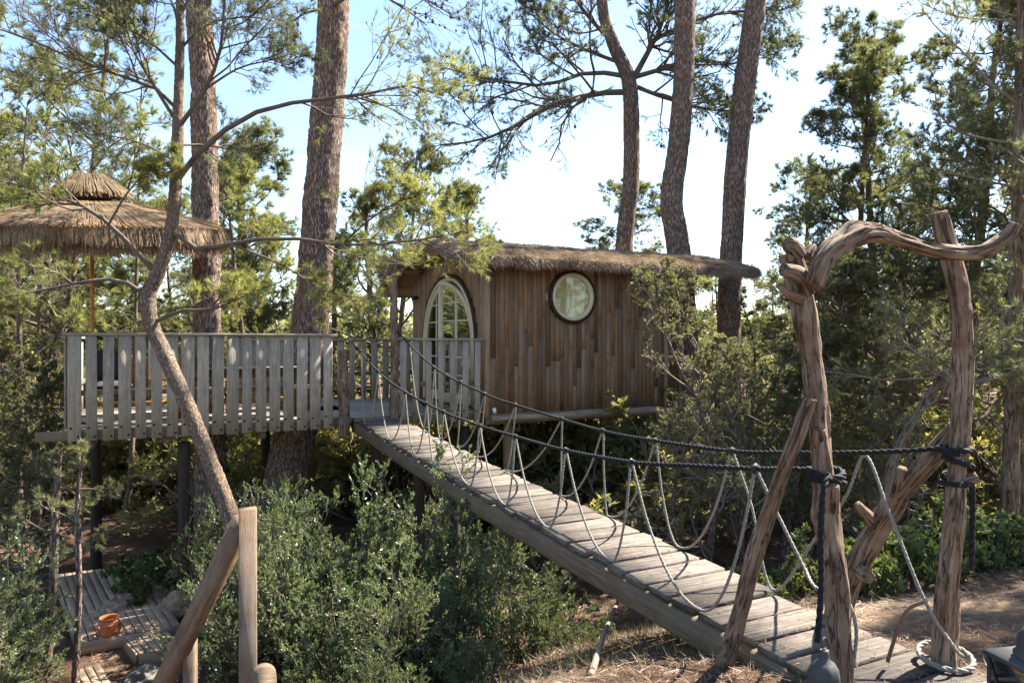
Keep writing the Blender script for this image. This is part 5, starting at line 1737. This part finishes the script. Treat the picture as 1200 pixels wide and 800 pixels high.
proto_pine('pole_a', 207, 8.0, 12, 1.2, 0.55, 'pine', 20, 0.13, 0.010, 'bark_far', 0.07, 0.6, 7, 6, 2)
def proto_shrub(key, seed, R, H, n, leafmat, k, nl, lw, twigm='twig', sub_n=7, twig_n=7, ang=0.8):
    r = np.random.default_rng(seed)
    limbs = []
    for q in range(n):
        a = r.uniform(0, 2 * math.pi)
        e = r.uniform(0.3, 1.4)
        d = np.array([math.cos(a) * math.cos(e), math.sin(a) * math.cos(e), math.sin(e)])
        L = 1 / math.sqrt((math.cos(e) / R) ** 2 + (math.sin(e) / H) ** 2) * r.uniform(0.72, 1.06)
        s = np.array([[r.normal(0, R * 0.15), r.normal(0, R * 0.15), -0.1]])
        limbs.append((walk(s, d[None], [L], 7, 0.12, 0.05, r)[0], 0.02))
    mb, V, F, tips = crown_from(limbs, r, sub_n=sub_n, sub_ratio=0.42, twig_n=twig_n, twig_ratio=0.5, k=k, nl=nl, lw=lw, mode='leaf', t0=0.25, ang=ang, flat=0.0, tw=0.0025, sides=(5, 3, 3), side_m=3)
    PROTO[key] = [('stems', mb.mesh('stems', M[twigm], True)), ('leaves', mesh('leaves', V, [F], M[leafmat])), H]
proto_shrub('lentisk_a', 301, 1.25, 2.2, 32, 'lentisk', 24, 0.042, 0.018, sub_n=8, twig_n=8)
proto_shrub('lentisk_b', 302, 1.35, 2.0, 32, 'lentisk', 24, 0.042, 0.018, sub_n=8, twig_n=8)
proto_shrub('bright_a', 303, 0.6, 0.5, 12, 'bright_leaf', 9, 0.055, 0.030, sub_n=5, twig_n=5)
proto_shrub('bright_b', 305, 0.5, 0.62, 9, 'bright_leaf', 9, 0.05, 0.026, sub_n=5, twig_n=5)
proto_shrub('scrub_a', 304, 1.3, 1.5, 24, 'scrub', 16, 0.06, 0.026, 'twig_dry', sub_n=7, twig_n=7)
def place(key, name, loc, rz, s, label, cat, group=None, sz=None, sink=0.0):
    t = thing(name, loc, label, cat, group)
    t.location.z -= sink
    t.rotation_euler = (0, 0, rz)
    t.scale = (s, s, sz or s)
    for nm, me in PROTO[key][:-1]:
        o = bpy.data.objects.new(nm, me)
        COL.objects.link(o)
        o.parent = t
        recolor(o)
        if nm != 'trunk':
            o['kind'] = 'stuff'
    return t
def place_px(key, name, px, d, top, label, cat, group=None, rz=None, rr=np.random.default_rng(77), wide=1.0):
    """base on the terrain at (px, depth); top of the plant at photo row top"""
    p = PX(px, 400, d)
    z = float(gz(p[0], p[1]))
    ztop = PX(px, top, d)[2]
    s = (ztop - z) / PROTO[key][-1]
    return place(key, name, (p[0], p[1], z), rr.uniform(0, 6.28) if rz is None else rz, s * wide, label, cat, group, sz=s)

# --- individual trees that can be told apart
place_px('pine_b', 'pine_tree', 22, 14.5, -60, 'sunlit yellow-green pine behind the straw parasol', 'tree', rz=0.4)
place_px('pine_d', 'pine_tree', 305, 19, 165, 'bright green pine between the two big trunks on the deck', 'tree', rz=2.0, wide=1.1)
place_px('pine_a', 'pine_tree', 455, 17, 175, 'olive green pine rising beside the cabin porch roof', 'tree', rz=1.1, wide=1.0)
place_px('pine_d', 'pine_tree', 535, 20, 225, 'small pine showing just left of the thatched ridge', 'tree', rz=4.2)
place_px('pine_e', 'pine_tree', 700, 26, 212, 'rounded pine top seen over the thatched roof', 'tree', rz=3.0, wide=1.35)
place_px('pine_e', 'pine_tree', 985, 16.5, 95, 'dense grey-green pine with rounded crown behind the knotted gate post', 'tree', rz=0.9, wide=1.0)
place_px('pine_e', 'pine_tree', 1050, 15.5, 5, 'tall dense pine behind the middle of the gate lintel', 'tree', rz=4.1, wide=1.0)
place_px('pine_e', 'pine_tree', 1110, 13.5, -60, 'large blue-green pine towering over the driftwood gate', 'tree', rz=2.6, wide=0.95)
place_px('pine_c', 'pine_tree', 1190, 11.0, -80, 'dark pine at the end of the needle-strewn ground past the lanterns', 'tree', rz=5.0, wide=1.0)
place_px('pine_e', 'pine_tree', 935, 20, 190, 'rounded grey-green pine beyond the tall loose juniper', 'tree', rz=3.3, wide=1.1)
place_px('pine_b', 'pine_tree', -40, 17, -20, 'yellow-green pine beyond the end of the deck beam', 'tree', rz=1.9, wide=1.0)
place_px('pine_a', 'pine_tree', 1270, 13, -40, 'dark pine beyond the glass-sided lantern', 'tree', rz=3.4)
place_px('juniper_c', 'juniper_tree', 825, 10.2, 312, 'feathery juniper hiding the far end of the cabin', 'tree', rz=1.2, wide=1.1)
place_px('juniper_c', 'juniper_tree', 785, 10.0, 395, 'low pale juniper against the cabin corner post', 'tree', rz=3.7, wide=1.2)
place_px('juniper_c', 'juniper_tree', 870, 10.6, 318, 'wispy pale juniper under the tip of the thatched roof', 'tree', rz=0.7, wide=1.2)
place_px('juniper_a', 'juniper_tree', 910, 11.6, 298, 'tall loose juniper between cabin and knotted gate post', 'tree', rz=5.2, wide=1.1)
place_px('juniper_c', 'juniper_tree', 950, 12.5, 380, 'pale juniper below the tall loose one', 'tree', rz=2.2, wide=1.3)
place_px('juniper_c', 'juniper_tree', 885, 12.8, 372, 'pale twiggy juniper behind the wispy one', 'tree', rz=4.4, wide=1.4)
place_px('juniper_c', 'juniper_tree', 1000, 11.0, 420, 'twiggy olive juniper behind the knotted gate post', 'tree', rz=2.9, wide=1.5)
place_px('juniper_c', 'juniper_tree', 1085, 10.2, 430, 'twiggy olive juniper between the two gate posts', 'tree', rz=0.2, wide=1.5)
place_px('juniper_a', 'juniper_tree', 60, 12.5, 380, 'thin dark juniper by the end of the deck beam', 'tree', rz=2.0, wide=1.0)
place_px('juniper_a', 'juniper_tree', 20, 10.5, 430, 'dark juniper over the boardwalk at the deck end', 'tree', rz=0.3, wide=0.9)
p_ = np.array([8.9, 1.7])
place('pine_c', 'pine_tree', (p_[0], p_[1], float(gz(*p_))), 1.0, 0.62, 'dark pine shading the needle-strewn ground past the glass-sided lantern', 'tree')
p_ = np.array([9.4, 3.7])
place('pine_e', 'pine_tree', (p_[0], p_[1], float(gz(*p_))), 2.0, 0.80, 'dense pine beside the needle-strewn ground past the glass-sided lantern', 'tree')
# thin stems by the boardwalk
for i, (x0, y0, x1, y1, d, rad, lab) in enumerate(((22, 300, 20, 690, 13, 0.055, 'thin straight grey trunk beyond the deck beam'), (66, 585, 52, 800, 8.3, 0.05, 'leaning dark stem in front of the sunny boardwalk'),
                                                   (91, 590, 88, 800, 8.0, 0.036, 'slim dark stem standing upright before the boardwalk'), (155, 515, 137, 660, 15, 0.07, 'pale leaning trunk behind the sunny boardwalk'),
                                                   (45, 420, 42, 700, 14, 0.05, 'thin pale trunk behind the deck beam end'))):
    r = np.random.default_rng(400 + i)
    P = pxpath([(x0 + 6, y0 - 60, d), (x0, y0, d), ((x0 + x1) / 2 + 3, (y0 + y1) / 2, d), (x1, y1, d)])
    if i in (0, 3, 4):
        P[0] = PX(x0 + 10, 120, d)
    P = down_to_ground(P)
    tr = tube(P, [rad * 0.12, rad * 0.75, rad * 0.9, rad, rad * 1.1], 14, bark_disp(0.008, (25, 25, 8), i), m=110)
    limbs = auto_limbs(P, rad, r, 20 if i in (0, 3, 4) else 5, PX(0, 560 if i in (0, 3, 4) else 640, d)[2], P[0, 2], 1.1 if i in (0, 3, 4) else 0.5, 0.7 if i in (0, 3, 4) else 0.35, (-0.1, 0.7))
    limbs += [(walk(P[0][None] - [[0, 0, 0.05]], np.array([[r.normal(0, 0.4), r.normal(0, 0.4), 1.0]]), [0.7], 8, 0.15, 0.05, r)[0], 0.012) for q in range(3 if i in (0, 3, 4) else 0)]
    mb, V, F, tips = crown_from(limbs, r, sub_n=6, twig_n=5, k=22, nl=0.07, nw=0.006, sides=(5, 3, 3))
    tree_thing('thin_tree', P[-1] + [0, 0, 0.3], tr, M['bark_young'] if i in (0, 3, 4) else M['bark_far'], mb, M['twig'], V, F, M['juniper'], lab, 'tree')
# trunks at the right and a slanting dead stem behind the gate
for i, (pts, rad, lab) in enumerate((([(1200, -40, 9.2), (1192, 250, 9.2), (1188, 420, 9.2), (1184, 560, 9.2), (1183, 690, 9.2)], 0.11, 'dark shreddy trunk standing past the leaning gate post'),
                                     ([(1215, 0, 9.8), (1206, 300, 9.8), (1200, 500, 9.8), (1200, 690, 9.8)], 0.09, 'second shreddy trunk close behind the dark one'),
                                     ([(1118, 420, 9.0), (1078, 480, 9.0), (1045, 545, 9.0), (1025, 620, 9.0), (1015, 660, 9.0)], 0.075, 'slanting bare stem leaning behind the driftwood gate'))):
    r = np.random.default_rng(430 + i)
    P = down_to_ground(pxpath(pts))
    m_ = len(P)
    tr = tube(P, np.linspace(rad * 0.55, rad * 1.1, m_), 18, knotty(0.02, (12, 12, 2), 430 + i), m=130)
    limbs = auto_limbs(P, rad, r, 16 if i < 2 else 8, 0.8, P[0, 2], 2.0, 1.2, (-0.15, 0.5))
    mb, V, F, tips = crown_from(limbs, r, sub_n=9, twig_n=7, k=24, nl=0.075, nw=0.006, sides=(5, 3, 3), sub_ratio=0.38)
    tree_thing('juniper_tree', P[-1] + [0, 0, 0.3], tr, M['drift'], mb, M['twig_dry'], V, F, M['juniper'], lab, 'tree')

# --- shrubs
BUSH = [('lentisk_a', 345, 7.6, 565, 'dense grey-green shrub under the thick curving pine'), ('lentisk_b', 408, 7.2, 545, 'tallest silvery shrub before the dark bridge stilt'),
        ('lentisk_a', 560, 7.0, 590, 'broad silvery shrub under the middle of the bridge'), ('lentisk_b', 630, 6.6, 645, 'low silvery shrub below the bridge beam'),
        ('lentisk_b', 425, 6.2, 640, 'dark shrub in front of the thick pine, beside the square stair post'), ('lentisk_a', 500, 6.2, 660, 'shaded shrub in the hollow before the dark bridge stilt'),
        ('lentisk_a', 325, 8.6, 560, 'dark shrub behind the square stair post'), ('lentisk_b', 500, 9.4, 545, 'shrub growing behind the dark bridge stilt'),
        ('lentisk_b', -50, 7.4, 625, 'leafy shrub at the boardwalk edge by the leaning dark stem'), ('lentisk_a', -110, 6.0, 640, 'leafy green shrub in front of the boardwalk'),
        ('lentisk_a', 300, 9.6, 548, 'leafy shrub between the thick pine and the dark deck stilt'),
        ('lentisk_b', 440, 5.4, 740, 'low shaded shrub nearest the stair handrail'), ('lentisk_a', 560, 5.6, 735, 'low shrub at the foot of the slope before the bridge')]
for i, (key, px, d, top, lab) in enumerate(BUSH):
    place_px(key, 'lentisk_shrub', px, d, top, lab, 'shrub', rz=i * 1.7, wide=0.85)
place_px('bright_a', 'young_shrub', 182, 10.4, 640, 'small bright green plant by the largest boulder', 'shrub', rz=1.0)
rb = np.random.default_rng(88)
for k, (px, d) in enumerate(((865, 7.4), (890, 6.6), (905, 8.2), (930, 6.2), (960, 7.2), (985, 5.6), (1005, 6.4), (1010, 5.5), (1030, 7.0), (1040, 6.0), (1060, 5.5), (1075, 6.3), (1100, 6.4), (1100, 5.6), (1130, 5.8), (1150, 6.6),
                            (1165, 5.9), (1180, 6.8), (1200, 6.0), (1225, 6.6), (1120, 7.2), (1070, 7.0), (1160, 7.8), (940, 8.4), (1000, 8.0))):
    p = PX(px, 400, d)
    place(('bright_a', 'bright_b')[k % 2], 'ground_shrub', (p[0], p[1], float(gz(p[0], p[1]))), rb.uniform(0, 6), rb.uniform(0.55, 1.2), 'low bright-leaved shrub in the thicket beyond the gate', 'shrub', 'bright shrubs in the thicket beyond the gate')
# --- the wood behind
rf = np.random.default_rng(99)
LAB = {'pine_a': 'full green pine in the wood behind the treehouse', 'pine_b': 'yellow-green pine in the wood behind the deck', 'pine_c': 'dark green pine in the wood behind gate and cabin',
       'pine_d': 'bushy low-branched pine in the wood behind the treehouse', 'juniper_a': 'slim green juniper in the undergrowth of the wood', 'juniper_b': 'dry olive-brown juniper in the undergrowth of the wood',
       'pine_e': 'dense grey-green pine in the wood behind the gate', 'pole_a': 'thin bare-stemmed young pine in the wood'}
GRP = {k: v.split(' in the ')[0] + 's of the wood' for k, v in LAB.items()}
def wood_row(spec):
    for key, px, d, top in spec:
        place_px(key, 'forest_tree', px, d, top, LAB[key], 'tree', GRP[key], rz=rf.uniform(0, 6.28), wide=rf.uniform(0.9, 1.25))
spec = []
for px in np.arange(-160, 640, 54):
    top = np.interp(px, [-160, 60, 110, 180, 250, 350, 380, 440, 560, 640], [150, 170, 230, 215, 190, 210, 230, 215, 255, 285])
    spec.append((rf.choice(['pine_a', 'pine_d', 'pine_b', 'pine_d']), px + rf.uniform(-15, 15), rf.uniform(17, 25), top + rf.uniform(-5, 60)))
for px in np.arange(640, 960, 70):
    spec.append((rf.choice(['pine_a', 'pine_d']), px + rf.uniform(-15, 15), rf.uniform(22, 30), 345 + rf.uniform(-35, 30)))
for px in np.arange(-150, 1400, 88):
    spec.append((rf.choice(['juniper_a', 'juniper_b']), px + rf.uniform(-25, 25), rf.uniform(15, 20), 415 + rf.uniform(-45, 60)))
for px in np.arange(-200, 1450, 95):
    spec.append((rf.choice(['pine_a', 'pine_d', 'pine_b']), px + rf.uniform(-20, 20), rf.uniform(30, 46), 345 + rf.uniform(-30, 25)))
for px in np.arange(975, 1400, 95):
    top = np.interp(px, [930, 1000, 1100, 1400], [290, 200, 130, 100])
    spec.append((rf.choice(['pine_e', 'pine_a', 'pine_e', 'pine_c']), px + rf.uniform(-15, 15), rf.uniform(16, 24), top + rf.uniform(-10, 120)))
for px in (60, 115, 190, 265, 600, 655, 715, 770, 890, 1000, 1090, 1150):
    spec.append(('pole_a', px + rf.uniform(-10, 10), rf.uniform(14, 22), rf.uniform(300, 380)))
wood_row(spec)
for px in np.arange(-60, 1280, 60):
    d = rf.uniform(13.5, 21)
    place_px('scrub_a', 'scrub_bush', px + rf.uniform(-20, 20), d, 400 + 860 * (2.1 / d) * rf.uniform(0.45, 0.75), 'bush in the scrubby undergrowth of the wood', 'shrub', 'undergrowth bushes of the wood', rz=rf.uniform(0, 6), wide=rf.uniform(0.9, 1.6))
# far-off wood that reads as one mass on the rising ground
mb = MB()
N = 26000
a = rf.uniform(-1.3, 1.5, N) + (math.pi / 2 - YAW)
d = rf.uniform(55, 175, N)
x, y = d * np.cos(a), d * np.sin(a)
hgt = rf.uniform(0, 1, N) ** 0.7 * (3.5 + 3.5 * fbm(np.stack([x * 0.12, y * 0.12, 0 * x], -1), 3, 4))
c = np.stack([x, y, gz(x, y) + hgt], -1)
dd = unit(rf.normal(size=(N, 3)))
ww = perp(dd, rf)
s = (0.55 * rf.uniform(0.5, 1.3, N))[:, None]
V = np.stack([c - dd * s, c + ww * s * 0.6, c + dd * s, c - ww * s * 0.6], 1).reshape(-1, 3)
mb.add(V, [np.arange(4 * N).reshape(-1, 4)])
tag(put('far_wood', mb.mesh('far_wood', M['pine'])), 'distant green wood on the rising ground', 'wood', kind='stuff')

# --- needle litter and dry grass on the near ground
def litter(name, n, region, mat, L, w, label, stand=0.15):
    x, y = region(n)
    z = gz(x, y) + rf.uniform(0.0, 0.02, n)
    a = rf.uniform(0, 2 * math.pi, n)
    e = np.abs(rf.normal(0, stand, n))
    d = np.stack([np.cos(a) * np.cos(e), np.sin(a) * np.cos(e), np.sin(e)], -1)
    p = np.stack([x, y, z], -1)
    ww = unit(np.cross(d, np.array([0, 0, 1.0]) + rf.normal(0, 0.3, (n, 3)))) * w
    l = (L * rf.uniform(0.5, 1.3, n))[:, None]
    V = np.stack([p - ww, p + ww, p + d * l], 1).reshape(-1, 3)
    tag(put(name, mesh(name, V, [np.arange(3 * n).reshape(-1, 3)], mat)), label, name.replace('_', ' '), kind='stuff')
litter('needle_litter', 60000, lambda n: (rf.uniform(1.2, 9.0, n), 1.2 + 6.0 * rf.random(n) ** 1.4), M['litter'], 0.09, 0.0022, 'fallen brown pine needles covering the ground')
def grass_patch(n):
    p = at_ground(735, 770)
    return p[0] + rf.normal(0.3, 0.7, n), p[1] + rf.normal(0.5, 0.6, n)
litter('dry_grass', 2600, grass_patch, M['dry_grass'], 0.12, 0.002, 'tufts of dry yellow-green grass under the bridge', 0.9)
def leaf_patch(n):
    return rf.uniform(-3, 10, n), rf.uniform(5, 14, n)
litter('leaf_litter', 30000, leaf_patch, M['litter'], 0.12, 0.006, 'dead leaves and needles on the ground below the deck', 0.3)

# needles and bits fallen on the bridge planks and deck
def fallen(name, n, xy, zf, label):
    x, y = xy(n)
    a = rf.uniform(0, 2 * math.pi, n)
    d = np.stack([np.cos(a), np.sin(a), rf.normal(0, 0.06, n)], -1)
    p = np.stack([x, y, zf(x, y) + rf.uniform(0.001, 0.006, n)], -1)
    ww = np.stack([-np.sin(a), np.cos(a), 0 * a], -1) * 0.0016
    l = (0.07 * rf.uniform(0.5, 1.3, n))[:, None]
    V = np.stack([p - ww, p + ww, p + d * l], 1).reshape(-1, 3)
    tag(put(name, mesh(name, V, [np.arange(3 * n).reshape(-1, 3)], M['litter'])), label, 'fallen needles', kind='stuff')
fallen('fallen_needles', 1600, lambda n: (rf.uniform(BX0, BX1, n), 2.0 + 8.6 * rf.random(n) ** 1.3), lambda x, y: bridge_z(y), 'fallen pine needles scattered over the bridge planks')
